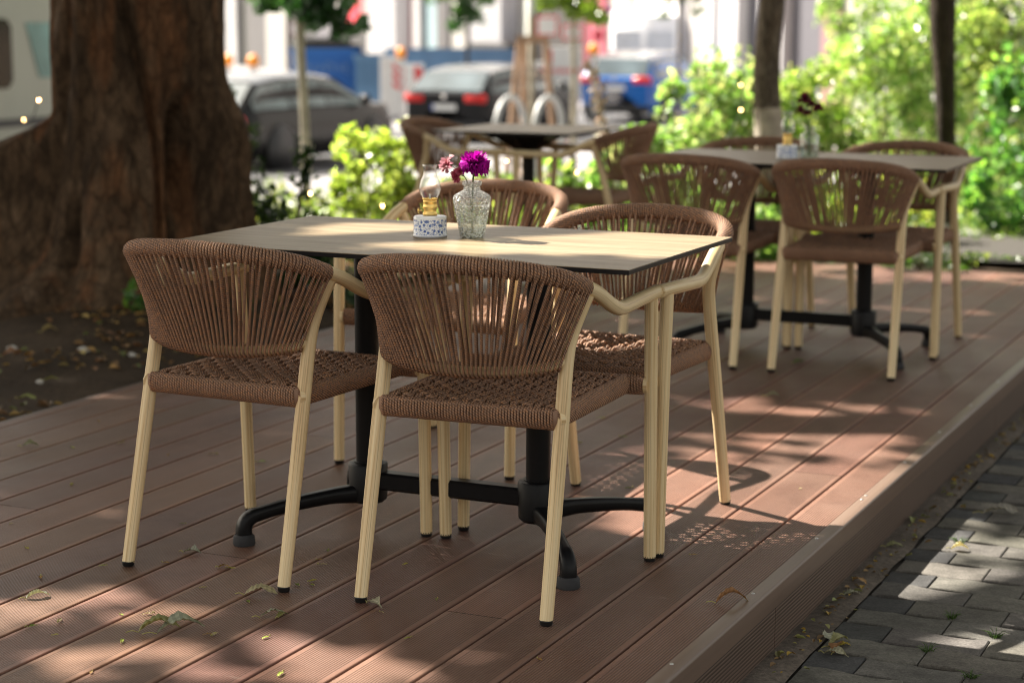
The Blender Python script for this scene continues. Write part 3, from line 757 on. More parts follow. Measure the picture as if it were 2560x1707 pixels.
# ------------------------------------------------------------------ OIL LAMPS, VASES, FLOWERS
TZ = .745
def make_lamp(label):
    r = thing('oil_lamp', label, 'oil lamp', group='little oil lamps on the tables')
    b = MB(); b.lathe([(.0001, 0), (.0405, 0), (.0425, .002), (.0428, .0045), (.0412, .0062), (.0410, .046), (.0402, .0495), (.038, .0510), (.014, .0525), (.0001, .0526)], 48); b.build('porcelain_base', M['porcelain'], r)
    c = MB(); c.lathe([(.0001, .0522), (.0180, .0522), (.0180, .0575), (.0155, .060), (.0155, .068), (.0178, .070), (.0183, .0735), (.0172, .077), (.0160, .083), (.0172, .085), (.0172, .089), (.0155, .0905), (.0001, .0906)], 40)
    for k in range(22):
        a = k*2*PI/22; c.lathe([(.0001, -.0026), (.0022, -.0014), (.0026, .0), (.0022, .0018), (.0001, .0028)], 6, (.0165*math.cos(a), .0165*math.sin(a), .0925))
    col_ = c.build('burner_collar', M['brass'], r)
    k = MB(); k.tube(np.array([(-.018, -.006, .064), (-.0265, -.009, .064)]), .0016, 8, True)
    an = math.atan2(-.009, -.0265); Mk = Matrix.Translation((-.0270, -.0092, .064)) @ Matrix.Rotation(an, 4, 'Z') @ Matrix.Rotation(PI/2, 4, 'Y')
    k.lathe([(.0001, -.0018), (.0058, -.0018), (.0065, 0), (.0058, .0018), (.0001, .0022)], 18, M=Mk); k.build('wick_knob', M['brass'], col_)
    wk = MB(); wk.tube(np.array([(0, 0, .088), (0, 0, .104)]), .0042, 10, True, flat=.5); wk.build('wick', M['wick'], r)
    g = MB(); g.lathe([(.0160, .0905), (.0175, .094), (.0235, .104), (.0268, .116), (.0262, .126), (.0225, .138), (.0178, .149), (.0158, .157), (.0160, .165), (.0175, .172), (.0186, .1765), (.0180, .1768), (.0168, .172), (.0153, .165)], 40)
    g.build('glass_chimney', M['chimney_glass'], r)
    return r
lamp = make_lamp('little oil lamp with blue and white porcelain base on the sunlit table')
p = ONZ(988*1.08844, 543*1.08844, TZ); lamp.location = (p[0], p[1], TZ); lamp.rotation_euler = (0, 0, .2)
lamp2 = copy_tree(lamp); p = ONZ(1968, 396, TZ); lamp2.location = (p[0], p[1], TZ); lamp2.rotation_euler = (0, 0, 1.4)
lamp2['label'] = 'blurred blue oil lamp on the second table behind, beside the maroon flowers'

vase = thing('glass_vase', 'clear cut-glass bottle vase half full of water, holding the magenta carnation', 'vase')
p = ONZ(1076*1.08844, 548*1.08844, TZ); VP = np.array((p[0], p[1]+.02, TZ)); vase.location = VP
g = MB(); prof = [(.0001, 0), (.026, 0), (.0298, .003), (.0315, .012), (.0400, .055), (.0462, .088), (.0468, .097), (.0440, .104), (.0330, .111), (.0225, .116), (.0203, .120), (.0203, .127), (.0238, .129), (.0245, .134), (.0236, .1385), (.0205, .139), (.0190, .134), (.0186, .121), (.0195, .114)]
g.lathe(prof, 48); g.build('glass_body', M['cut_glass'], vase)
wt = MB(); wt.lathe([(.0001, .003), (.027, .004), (.0382, .055), (.0425, .078), (.0001, .078)], 36); wt.build('water', M['water'], vase)

def petals(mb, c, R, n, up, size, colf, ruffle=.35, seed=1, spread=1.0):
    rr = random.Random(seed); up = Vector(up).normalized(); base = Vector(c)
    rot = up.to_track_quat('Z', 'Y').to_matrix()
    for i in range(n):
        az = i*2.39996+rr.uniform(-.3, .3); el = math.sqrt((i+.5)/n)*1.55*spread
        L = size*rr.uniform(.8, 1.1); W = L*rr.uniform(.75, 1.0)
        G = np.zeros((6, 9, 3)); c_ = np.zeros((5*8, 3))
        for a in range(6):
            for b in range(9):
                u = a/5; v = (b/8-.5)*2
                rad = u*L; wd = W*.5*(u**.75)*v
                curl = el+.45*u*u*(1 if el > .9 else .2)
                rf = ruffle*L*u*u*math.sin(v*7+i*1.7)*.22
                out = math.sin(curl)*rad+rf*math.cos(curl); hgt = math.cos(curl)*rad+(rf*math.sin(curl)+L*u**4*.08*math.cos(v*17+i))
                q = Vector((math.cos(az)*out-math.sin(az)*wd, math.sin(az)*out+math.cos(az)*wd, hgt))
                G[a, b] = base+rot @ q
        cc = np.array([colf(a/5, rr) for a in range(5) for b in range(8)])
        mb.grid(G, col=cc)
car = thing('carnation', 'magenta carnation in full bloom standing in the cut-glass vase', 'flower', tuple(VP))
m = MB(); petals(m, (.006, .0, .176), .035, 74, (.06, -.12, 1), .0335, lambda u, r: (np.array((.20, .002, .15))*(1-u)+np.array((.40, .006, .32))*u)*r.uniform(.75, 1.2), 1.0, 5, 1.03)
m.build('blossom', M['petal'], car)
m = MB(); m.tube(smooth_path([(-.002, .004, .010), (.0, .002, .08), (.003, 0, .14), (.006, 0, .176)], 20), .0024, 8); m.lathe([(.0025, .150), (.006, .158), (.0075, .170), (.009, .180)], 10, (.005, 0, 0)); m.build('stem', M['stem'], car)
spr = thing('pink_sprig', 'sprig of small pink and white blossoms leaning left out of the cut-glass vase', 'flower', tuple(VP))
m = MB()
heads = [(-.052, -.018, .178, (-1, -.3, .25), .024, 0), (-.034, -.012, .151, (-.6, -.8, -.1), .017, 1), (-.022, -.02, .163, (-.3, -.9, .2), .011, 1), (-.018, -.004, .170, (.1, -.9, .4), .012, 0)]
for i, (x, y, z, up, sz, dk) in enumerate(heads):
    petals(m, (x, y, z), sz, 20, up, sz, (lambda u, r: np.array((.42, .03, .09))*(1-u)+np.array((.40, .12, .17))*u) if dk else (lambda u, r: np.array((.5, .06, .09))*(1-u)**1.5+np.array((.50, .32, .33))*u), .6, 20+i, .8)
m.build('blossom', M['petal'], spr)
m = MB(); m.tube(smooth_path([(.002, .004, .012), (-.004, .0, .09), (-.010, -.004, .135), (-.018, -.008, .152)], 16), .0013, 6)
for h in heads: m.tube(smooth_path([(-.018, -.008, .150), ((h[0]-.018)/2, (h[1]-.008)/2, (h[2]+.155)/2), (h[0], h[1], h[2])], 8), .0008, 5)
m.build('stem', M['stem'], spr)
# second vase
p = ONZ(2019, 397, TZ); V2 = (p[0], p[1]+.02, TZ)
v2 = thing('glass_vase', 'plain square-shouldered glass bottle vase on the second table, right of the blurred lamp', 'vase', V2)
g = MB(); g.lathe([(.0001, 0), (.034, 0), (.036, .004), (.036, .085), (.032, .092), (.021, .097), (.019, .101), (.019, .114), (.0225, .117), (.0225, .122), (.019, .1225), (.0175, .116)], 40); g.build('glass_body', M['vase_plain'], v2)
wt = MB(); wt.lathe([(.0001, .003), (.033, .004), (.033, .06), (.0001, .06)], 32); wt.build('water', M['water'], v2)
mf = thing('maroon_flowers', 'small bunch of dark maroon blossoms in the vase on the second table', 'flower', V2)
m = MB(); s_ = MB()
for i, (x, y, z, sz) in enumerate([(-.02, 0, .235, .030), (.03, .0, .205, .022), (-.035, -.01, .195, .022), (.002, .01, .215, .020), (-.012, .0, .185, .018)]):
    petals(m, (x, y, z-.015), sz, 22, (x*4, -.2, 1), sz, lambda u, r: np.array((.085, .008, .02))*(1-u)+np.array((.17, .02, .05))*u, .5, 40+i, .9)
    s_.tube(smooth_path([(x*.1, 0, .01), (x*.3, 0, .11), (x, y, z-.012)], 12), .0013, 5)
m.build('blossom', M['petal'], mf); s_.build('stem', M['stem'], mf)

# ------------------------------------------------------------------ LEAVES
def rand_rot(n, up=None, bias=0.0):
    """random orthonormal frames; the normals lean to 'up' by bias"""
    Nn = rng.normal(size=(n, 3)); Nn /= np.linalg.norm(Nn, axis=1)[:, None]
    if up is not None:
        Nn = Nn*(1-bias)+np.asarray(up)*bias; Nn /= np.linalg.norm(Nn, axis=1)[:, None]
    A = rng.normal(size=(n, 3)); A -= Nn*(A*Nn).sum(1)[:, None]; A /= np.linalg.norm(A, axis=1)[:, None]
    return A, np.cross(Nn, A), Nn
def leaves(mb, C, size, aspect, col, up=None, bias=.3, fold=.12):
    C = np.asarray(C); n = len(C); size = np.broadcast_to(size, (n,))[:, None]
    A, B, Nn = rand_rot(n, up, bias)
    hw = size*aspect*.5
    V = np.stack((C-A*size*.5, C-A*size*.12+B*hw+Nn*size*fold, C+A*size*.22+B*hw*.8+Nn*size*fold, C+A*size*.5, C+A*size*.22-B*hw*.8+Nn*size*fold, C-A*size*.12-B*hw+Nn*size*fold), 1).reshape(-1, 3)
    i = np.arange(n)[:, None]*6
    F = np.concatenate((i+np.array([[0, 1, 2, 3]]), i+np.array([[0, 3, 4, 5]])), 0)
    c = np.concatenate((col, col), 0)
    mb.add(V, F, col=c)
def ellipsoid_pts(n, c, r, shell=.55):
    d = rng.normal(size=(n, 3)); d /= np.linalg.norm(d, axis=1)[:, None]
    q = rng.random(n)**(1/3); q = np.where(rng.random(n) < shell, .82+.22*rng.random(n), q)
    return np.asarray(c)+d*q[:, None]*np.asarray(r)
def leafcol(n, base, var=.25, alt=None, palt=.2):
    b = np.tile(np.asarray(base, float), (n, 1))
    if alt is not None: b[rng.random(n) < palt] = alt
    return b*(1+var*rng.uniform(-1, 1, (n, 1)))*(1+.08*rng.uniform(-1, 1, (n, 3)))
def shrub(name, label, cat, base, clumps, n, size, color, alt=None, palt=.2, group=None, aspect=.55, bias=.25, stems=True, var=.3):
    """base (x,y,z); clumps [(dx,dy,dz, rx,ry,rz)]"""
    r = thing(name, label, cat, tuple(base), 0, group)
    vol = np.array([c[3]*c[4]*c[5] for c in clumps])**.8; vol /= vol.sum()
    mb = MB()
    for c, fr in zip(clumps, vol):
        k = max(20, int(n*fr)); sub = max(5, k//85)
        cen = ellipsoid_pts(sub, c[:3], np.array(c[3:])*.95, .35); P = []
        for q in cen: P.append(ellipsoid_pts(int(k*.78/sub)+1, q, np.array(c[3:])*rng.uniform(.16, .42), .3))
        P.append(ellipsoid_pts(int(k*.22), c[:3], np.array(c[3:])*1.12, .5)); P = np.vstack(P)
        P = P[P[:, 2] > .015]
        leaves(mb, P, size*rng.uniform(.6, 1.25, len(P)), aspect, leafcol(len(P), color, var, alt, palt), (0, 0, 1), bias)
    mb.build('foliage', M['leaf'], r, smooth=False)
    if stems:
        s = MB()
        for c in clumps:
            for k in range(3):
                e = np.array(c[:3])+rng.uniform(-.4, .4, 3)*np.array(c[3:]); b0 = np.array((c[0]*.25, c[1]*.25, -.03))
                s.tube(smooth_path([b0, b0*.4+e*.6+np.array((0, 0, -.1*abs(e[2]))), e], 8), np.linspace(.011, .004, 8), 5)
        s.build('stem', M['twig'], r)
    return r

# ------------------------------------------------------------------ THE BIG TREE on the left
TC = PD(345, 200, 9.0); TC = np.array((TC[0], TC[1]))
tree = thing('garden_tree', 'massive old tree with fluted reddish-brown trunk and dark root flare, left of the deck', 'tree', (TC[0], TC[1], 0))
zs = np.concatenate((np.linspace(-.25, 1.6, 230), np.linspace(1.65, 6.2, 30))); nth = 420
th = np.linspace(-PI, PI, nth, endpoint=False)
def wrapd(a): return (a+180) % 360-180
G = np.zeros((len(zs), nth, 3)); thd = np.degrees(th)
for i, z in enumerate(zs):
    zz = max(z, -.1)
    R = .392+.13*math.exp(-(zz+.05)/.20)+.03*max(0, (.9-zz))
    R *= np.interp(z, [1.6, 3, 6.2], [1, .86, .60])
    warp = np.array([18*mnoise.noise(Vector((math.cos(a)*1.6, math.sin(a)*1.6, z*.9))) for a in th])
    t_ = thd+warp
    r = np.full(nth, R)
    def lobe(ang, w, amp): return amp*np.exp(-(wrapd(t_-ang)/w)**2)
    S = lambda a, b: float(np.clip((b-zz)/(b-a), 0, 1))**1.0
    sm = lambda a, b: S(a, b)**2*(3-2*S(a, b))
    r += lobe(-20, 22, .115*sm(.70, 1.06)+.05*sm(-.1, .5))            # right buttress
    r += lobe(-165, 20, .34*sm(.66, .86)+.12*sm(.0, .6))              # dark root mass on the left
    r += lobe(-128, 17, .10*sm(.15, .75)+.30*sm(-.12, .26))           # left front root
    r += lobe(-92, 16, .05*sm(.2, .8)+.13*sm(-.1, .2)); r += lobe(-62, 13, .15*sm(-.1, .24)); r += lobe(150, 30, .2*sm(-.1, .5)); r += lobe(70, 30, .2*sm(-.1, .5))
    r -= lobe(-49, 7, .21*sm(.75, 1.0)); r -= lobe(-80+10*math.sin(z*3), 5.5, .07); r -= lobe(-25, 4, .05*sm(.3, 1.3)); r -= lobe(-135, 6, .06)
    r -= lobe(-112, 5, .05*sm(.30, .62)*(1-sm(.05, .25))); r += lobe(-100, 8, .02)
    ridge = np.array([mnoise.noise(Vector((math.cos(a+w_*.02)*5.5, math.sin(a+w_*.02)*5.5, z*.75))) for a, w_ in zip(th, warp)])
    broad = np.array([mnoise.noise(Vector((math.cos(a+w_*.03)*2.4+4, math.sin(a+w_*.03)*2.4, z*1.0))) for a, w_ in zip(th, warp)])
    fine = np.array([mnoise.noise(Vector((math.cos(a)*17, math.sin(a)*17, z*2.6))) for a in th])
    fin2 = np.array([mnoise.noise(Vector((math.cos(a)*38, math.sin(a)*38, z*9))) for a in th])
    r += .030*ridge+.085*broad-.010*np.abs(fine)+.005*fin2
    ang = th
    G[i, :, 0] = r*(np.cos(ang)*cR[0]+np.sin(ang)*cH[0]); G[i, :, 1] = r*(np.cos(ang)*cR[1]+np.sin(ang)*cH[1]); G[i, :, 2] = z
    lean = .012*z; G[i, :, 0] += lean*cR[0]*0
m = MB(); m.grid(G, closed=True); m.build('trunk', M['bark_big'], tree)

# canopy: leaves high up, out of view; where the photograph shows sun on the terrace the crown has gaps
def EL(x, y, cx, cy, rx, ry, rot=0.0):
    dx, dy = x-cx, y-cy; c, s = math.cos(rot), math.sin(rot)
    return ((dx*c+dy*s)/rx)**2+((-dx*s+dy*c)/ry)**2
LIT = [(-2.6, 5.25, .75, .45, 0, .97), (-1.8, 5.9, 1.5, .5, 0, .96),  # (cx, cy, rx, ry, rot, strength) gaps, measured where their light lands at deck height
 (.80, -.06, .56, .30, 0, .97), (.38, -.02, .22, .20, 0, .75), (.72, .33, .46, .20, 0, .97), (.95, .50, .45, .22, 0, .97), (1.20, .05, .42, .30, 0, .97), (.15, .05, .10, .08, 0, .7), (-.02, -.12, .13, .06, .3, .75), (.06, .12, .16, .05, 0, .6),
 (.55, .66, .46, .32, 0, .95), (.98, .62, .42, .30, 0, .95), (.62, 1.12, .54, .26, 0, .90), (.50, 1.50, .48, .18, 0, .86), (.05, .95, .22, .07, 0, .7), (-.1, 1.75, .3, .06, 0, .6), (.65, 2.75, .35, .07, 0, .65), (1.25, 1.05, .40, .60, 0, .70), (.42, 1.92, .46, .15, 0, .92), (.70, 2.12, .25, .07, 0, .8), (.75, 1.62, .18, .10, 0, .7), (.85, 2.3, .12, .14, 0, .6),
 (1.55, .45, .35, .5, 0, .9), (1.12, .28, .35, .22, 0, .97), (.20, .42, .22, .14, 0, .8), (-.25, .52, .16, .06, 0, .65), (.0, .62, .12, .06, 0, .6), (-.50, .35, .12, .05, 0, .5),
 (-.62, -.88, .50, .13, .15, .9), (-.15, -1.0, .50, .17, .1, .93), (.25, -.95, .20, .13, 0, .9), (.42, -.76, .10, .10, .6, .8), (-1.1, -.70, .30, .09, .2, .8), (-.85, -1.15, .6, .2, 0, .85), (-.40, -.62, .12, .04, 0, .4),
 (.1, 4.35, 1.1, .10, 0, .8), (.2, 3.75, .6, .05, 0, .6), (.55, 3.4, .16, .07, 0, .5), (-1.0, 3.5, .25, .06, 0, .6), (-.55, 1.45, .10, .05, 0, .5), (-1.2, .5, .10, .05, 0, .4), (-.9, -.15, .14, .05, 0, .4),
 (-.05, .28, .07, .04, 0, .6), (.04, .72, .05, .05, 0, .6)]
def lit(x, y):
    nz = .5+.5*mnoise.noise(Vector((x*5.5, y*7.5, 2.2)))+.25*mnoise.noise(Vector((x*13, y*17, 7)))
    v = 0
    for cx, cy, rx, ry, rot, s in LIT:
        e = EL(x, y, cx, cy, rx, ry, rot)
        if e < 1.6:
            v = max(v, s*min(1, max(0, (1.5-e)/.5))-(1-s)*1.2*(nz < .40+.3*(1-s)))
    v = 1 if v > .85 else v
    if y > 5.2+.25*mnoise.noise(Vector((x*2, 1, 4))) and not (x < -2.6 and y < 6.0):
        v = max(v, .95 if nz > .30 else .3)
    if x < -2.2 and y > 4.1 and y < 5.2: v = max(v, .25)
    return v
cr = MB(); pts = []
for k in range(85000):
    xg, yg = random.uniform(-6.5, 3.6), random.uniform(-4.2, 6.8)
    v = lit(xg, yg)
    if v > .999 or random.random() < v: continue
    if xg > 1.9 and random.random() < .15: continue
    h = random.uniform(5.4, 8.4)
    pts.append((xg+SX*h-TC[0], yg+SY*h-TC[1], h))
for k in range(30000):  # unseen leaves added above the deck to hold off overhead sky light
    xg, yg = random.uniform(3.6, 10.5), random.uniform(-3.6, 6.4)
    if random.random() < .25: continue
    h = random.uniform(5.4, 8.4); pts.append((xg+SX*h-TC[0], yg+SY*h-TC[1], h))
pts = np.array(pts)
leaves(cr, pts, .18*rng.uniform(.7, 1.15, len(pts)), .62, leafcol(len(pts), (.06, .10, .03), .3), sdir, .35)
cr.build('crown', M['leaf_canopy'], tree, smooth=False)
lb = MB()
for (xg, yg, h) in ((-4, 4.2, 7), (-2.5, 2.6, 7.5), (-1.6, -2.2, 6.5), (-.8, 2.9, 7.8), (-5, 0, 7.), (2.6, 3.2, 8)):
    e = np.array((xg+SX*h-TC[0], yg+SY*h-TC[1], h)); b0 = np.array((0, 0, 4.6+random.random()))
    lb.tube(smooth_path([b0, b0*.55+e*.45+np.array((0, 0, .5)), e], 14), np.linspace(.16, .03, 14), 8)
lb.build('limb', M['bark_big'], tree)

# ------------------------------------------------------------------ OTHER TREES
def trunk_tree(name, label, base, path, radii, mat, crown=None, group=None, knob=0.0):
    r = thing(name, label, 'tree', tuple(base), 0, group)
    P = smooth_path(path, 40); R = np.interp(np.linspace(0, 1, 40), np.linspace(0, 1, len(radii)), radii)
    m = MB(); n = 20; T = np.gradient(P, axis=0)
    ang = np.arange(n)*2*PI/n; G = np.zeros((40, n, 3))
    for i in range(40):
        for j, a in enumerate(ang):
            q = R[i]*(1+.13*mnoise.noise(Vector((math.cos(a)*1.4, math.sin(a)*1.4, P[i][2]*2.2+base[0])))+.05*mnoise.noise(Vector((math.cos(a)*4, math.sin(a)*4, P[i][2]*9))))
            G[i, j] = P[i]+np.array((math.cos(a)*q, math.sin(a)*q, 0))
    m.grid(G, closed=True); m.build('trunk', mat, r)
    if crown:
        c = MB(); br = MB()
        for (cx, cy, cz, rx, ry, rz, nn, sz, colr, asp) in crown:
            Pp = np.vstack([ellipsoid_pts(nn//8+1, np.array((cx, cy, cz))+rng.uniform(-.75, .75, 3)*np.array((rx, ry, rz)), np.array((rx, ry, rz))*.45, .3) for _ in range(8)])
            leaves(c, Pp, sz*rng.uniform(.7, 1.2, len(Pp)), asp, leafcol(len(Pp), colr, .3), (0, 0, 1), .2)
            k = np.argmin(np.abs(P[:, 2]-(cz-rz*.6)))
            br.tube(smooth_path([P[k], P[k]*.4+np.array((cx, cy, cz))*.6+np.array((0, 0, .1)), np.array((cx, cy, cz))], 8), np.linspace(R[k]*.4, .006, 8), 6)
        c.build('crown', M['leaf'], r, smooth=False); br.build('limb', mat, r)
    return r
def gz(p): return float(ground_z(p[0], p[1]))
# mid trunk at right of centre
b = PD(1768*1.08844, 340, 11.2); b[2] = gz(b)
t_mid = trunk_tree('garden_tree', 'slim brown garden tree trunk with a pale lower part, behind the second table', b,
    [(0, 0, -.1), (.0, 0, .5), (-.012, 0, .85), (-.028, .0, 1.15), (-.005, 0, 1.5), (.04, 0, 2.3), (.05, .05, 4.4)], [.085, .078, .070, .066, .064, .06, .05], M['bark_mid'],
    [(.2, .2, 4.3, .9, .9, .6, 700, .10, (.08, .14, .03), .5), (-.5, .5, 4.0, .7, .7, .5, 500, .10, (.08, .14, .03), .5)])
m = MB(); P = smooth_path([(0, 0, -.1), (0, 0, .3), (-.001, 0, .60), (-.014, 0, .86)], 14); m.tube(P, np.linspace(.0955, .0800, 14), 20, False); 
M['lower_bark'] = simple('pale_lower_bark', (.42, .36, .29), .9, .3, 14)  # paler sleeve round the lower trunk
m.build('bark_patch', M['lower_bark'], t_mid)
b = PD(2166*1.08844, 300, 13.5); b[2] = gz(b)
trunk_tree('garden_tree', 'dark leaning tree trunk among the bushes at the upper right', b,
    [(.07, 0, -.1), (.05, 0, .4), (.02, 0, .8), (-.01, 0, 1.15), (-.03, 0, 1.5), (-.05, 0, 2.6), (0, .1, 4.6)], [.052, .063, .086, .100, .105, .10, .08], M['bark_dark'],
    [(.1, .2, 4.6, 1.0, 1.0, .6, 800, .11, (.07, .12, .03), .5)])
# street sapling with pale trunk
b = PD(767, 430, 15.2); b[2] = gz(b)
trunk_tree('street_sapling', 'young street tree with straight pale trunk and drooping leaves before the grey car', b,
    [(0, 0, -.1), (-.01, 0, .7), (-.03, 0, 1.2), (-.045, 0, 1.7), (-.05, 0, 3.0)], [.038, .035, .033, .030, .022], M['bark_pale'],
    [(.20, .0, 1.64, .26, .30, .20, 260, .13, (.030, .085, .030), .5), (.02, .1, 1.80, .40, .3, .22, 260, .13, (.035, .09, .032), .5), (-.28, 0, 1.72, .20, .25, .14, 120, .12, (.035, .09, .03), .5), (.30, .1, 1.54, .10, .2, .15, 90, .12, (.03, .08, .03), .5), (0, .2, 2.75, .7, .7, .45, 400, .13, (.04, .10, .03), .5)], 'street trees')
b = PD(1168, 200, 46); b[2] = gz(b)
trunk_tree('street_sapling', 'far dark street sapling whose leaves hang between the white fluted columns', b,
    [(0, 0, 0), (0, 0, 1.2), (.01, 0, 2.2), (0, 0, 3.5)], [.05, .045, .04, .03], M['bark_dark'],
    [(-.08, 0, 2.35, .40, .5, .34, 260, .18, (.035, .10, .03), .5), (.25, .0, 2.7, .5, .5, .35, 260, .18, (.05, .12, .03), .5), (-.3, 0, 2.8, .6, .5, .3, 200, .18, (.05, .12, .03), .5)], 'street trees')
b = PD(1425, 200, 25); b[2] = gz(b)
trunk_tree('street_sapling', 'lime green sunlit street sapling above the white signs', b,
    [(.05, 0, 0), (.05, 0, 1.2), (.04, 0, 2.2), (0, 0, 3.2)], [.035, .032, .03, .02], M['bark_pale'],
    [(-.25, 0, 2.42, .30, .4, .16, 220, .14, (.16, .24, .03), .5), (.15, .0, 2.36, .30, .4, .18, 260, .14, (.17, .25, .03), .5), (.36, 0, 2.22, .12, .3, .16, 90, .13, (.16, .24, .03), .5), (0, 0, 2.7, .6, .5, .2, 260, .14, (.15, .22, .03), .5)], 'street trees')
b = PD(1696, 200, 30); b[2] = gz(b)
trunk_tree('street_sapling', 'thin bare-stemmed sapling standing in front of the big white van', b,
    [(0, 0, 0), (0, 0, 1.2), (.0, 0, 2.3), (0, 0, 3.5)], [.03, .028, .026, .02], M['bark_mid'],
    [(.0, 0, 2.55, .35, .4, .22, 130, .11, (.05, .09, .03), .5), (-.2, .0, 2.8, .4, .4, .2, 90, .11, (.06, .09, .03), .5)], 'street trees')

# ------------------------------------------------------------------ SHRUBS
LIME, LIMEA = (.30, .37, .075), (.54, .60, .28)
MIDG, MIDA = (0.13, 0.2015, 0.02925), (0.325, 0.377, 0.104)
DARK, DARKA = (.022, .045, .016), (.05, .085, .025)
G1 = 'bushes round the terrace'
def S(u, v, D): 
    p = PD(u, v, D); p[2] = gz(p); return p
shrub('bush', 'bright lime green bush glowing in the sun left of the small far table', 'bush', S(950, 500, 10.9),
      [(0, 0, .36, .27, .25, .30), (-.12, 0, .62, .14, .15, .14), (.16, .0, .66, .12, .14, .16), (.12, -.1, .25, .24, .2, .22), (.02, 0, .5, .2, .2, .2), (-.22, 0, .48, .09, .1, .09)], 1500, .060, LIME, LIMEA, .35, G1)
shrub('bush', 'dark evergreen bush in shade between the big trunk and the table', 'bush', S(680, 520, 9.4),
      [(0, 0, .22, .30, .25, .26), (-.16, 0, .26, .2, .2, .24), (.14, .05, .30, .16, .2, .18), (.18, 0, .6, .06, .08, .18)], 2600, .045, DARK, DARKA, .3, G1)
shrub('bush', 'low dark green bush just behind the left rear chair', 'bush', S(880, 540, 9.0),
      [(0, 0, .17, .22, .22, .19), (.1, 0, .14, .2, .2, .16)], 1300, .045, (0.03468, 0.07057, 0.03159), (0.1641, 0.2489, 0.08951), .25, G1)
shrub('bush', 'sparse dark twiggy shrub against the grey car beside the trunk', 'bush', S(590, 420, 11.5),
      [(0, 0, .35, .12, .2, .4), (.06, 0, .75, .10, .1, .22), (-.1, 0, .9, .08, .1, .15)], 260, .05, DARK, DARKA, .3, G1)
shrub('bush', 'small bright green bush under the left half of the small far table', 'bush', S(1190, 480, 11.4),
      [(0, 0, .22, .25, .2, .22), (.1, 0, .34, .14, .15, .14), (-.2, 0, .3, .14, .15, .16)], 1100, .058, MIDG, LIMEA, .4, G1)
shrub('bush', 'fresh green bush under the right half of the small far table', 'bush', S(1440, 480, 11.3),
      [(0, 0, .26, .26, .2, .26), (.2, .1, .30, .2, .2, .22), (-.1, 0, .42, .14, .15, .14)], 1500, .058, (0.1971, 0.3311, 0.08951), LIMEA, .4, G1)
shrub('bush', 'leafy bush with large pale leaves beside the side-on far chair', 'bush', S(1590, 420, 11.0),
      [(0, 0, .35, .24, .2, .34), (.05, .05, .62, .16, .2, .14), (-.16, 0, .60, .10, .1, .08)], 1300, .075, (0.2138, 0.3472, 0.1356), (0.5583, 0.5674, 0.4251), .3, G1)
shrub('bush', 'tall sunlit bush with whitish upper leaves, left of the slim tree trunk', 'bush', S(1800, 300, 12.4),
      [(0, 0, .45, .38, .3, .45), (-.12, 0, .85, .28, .25, .26), (.16, 0, .98, .22, .2, .22), (-.34, 0, .55, .16, .2, .18), (-.05, .1, 1.12, .18, .18, .14)], 3400, .070, (0.2304, 0.3644, 0.1356), (0.5635, 0.5674, 0.4554), .35, G1)
shrub('bush', 'olive green bush right of the slim tree trunk, reaching above the horizon', 'bush', S(2010, 300, 13.6),
      [(0, 0, .55, .40, .3, .55), (.1, 0, .95, .34, .3, .22), (-.15, 0, .80, .25, .25, .25), (.28, 0, .62, .25, .25, .3)], 3600, .060, (0.1813, 0.2816, 0.06055), (0.3945, 0.4474, 0.1855), .35, G1)
shrub('bush', 'loose pale green bush left of the dark leaning trunk', 'bush', S(2240, 250, 15.2),
      [(0, 0, .75, .48, .3, .75), (-.1, 0, 1.30, .38, .3, .25), (.25, 0, 1.05, .3, .3, .4)], 3800, .070, (0.2304, 0.3472, 0.1198), (0.5425, 0.5674, 0.3962), .3, G1)
shrub('bush', 'yellow-green bush right of the dark leaning trunk, its top cut by the picture edge', 'bush', S(2440, 200, 15.5),
      [(0, 0, .8, .40, .3, .8), (.2, 0, 1.45, .40, .3, .3), (-.12, 0, 1.35, .3, .3, .3)], 3600, .060, (0.1971, 0.2816, 0.08951), (0.4277, 0.4636, 0.2448), .35, G1)
shrub('bush', 'deep green bush at the right edge behind the second table', 'bush', S(2560, 300, 13.0),
      [(0, 0, .6, .32, .3, .6), (.1, 0, 1.05, .3, .3, .3), (-.12, 0, .3, .25, .25, .28)], 2600, .075, (0.1106, 0.2472, 0.09032), (0.3471, 0.5544, 0.1576), .3, G1)
shrub('bush', 'low flowering bush between the slim trunk and the dark trunk, dotted with yellow leaves', 'bush', S(2090, 400, 12.4),
      [(0, 0, .26, .45, .3, .28), (.35, 0, .3, .3, .3, .28), (-.35, 0, .2, .3, .25, .22)], 2800, .055, (0.2138, 0.3311, 0.08951), (0.5583, 0.5674, 0.1855), .35, G1)
shrub('bush', 'low bright bush beyond the garden path, right of the far right chair', 'bush', S(2430, 380, 16.5),
      [(0, 0, .24, .38, .3, .26), (.3, 0, .34, .25, .25, .3), (-.3, 0, .2, .25, .25, .22)], 2200, .060, (0.2472, 0.3472, 0.15), (0.5583, 0.5674, 0.3649), .35, G1)
shrub('bush', 'green bush low behind the front left chair of the second table', 'bush', S(1750, 480, 10.6),
      [(0, 0, .2, .4, .2, .22), (.35, 0, .22, .3, .2, .22)], 1800, .055, (0.1481, 0.2648, 0.07502), (0.411, 0.4967, 0.2764), .35, G1)
shrub('bush', 'tall backdrop bush far behind the dark leaning trunk', 'bush', S(2330, 100, 21),
      [(0, 0, 1.2, 1.1, .4, 1.2), (.6, 0, 2.0, .9, .4, .6), (-.6, 0, 1.9, .6, .4, .5)], 4200, .11, (0.1971, 0.2983, 0.104), (0.4603, 0.5295, 0.3054), .35, G1)
shrub('bush', 'tall backdrop bush far right, darkest against the edge', 'bush', S(2600, 60, 19),
      [(0, 0, 1.2, .7, .4, 1.2), (-.2, 0, 2.2, .7, .4, .6)], 2600, .10, (0.0549, 0.08948, 0.03948), (0.2304, 0.2816, 0.15), .3, G1)
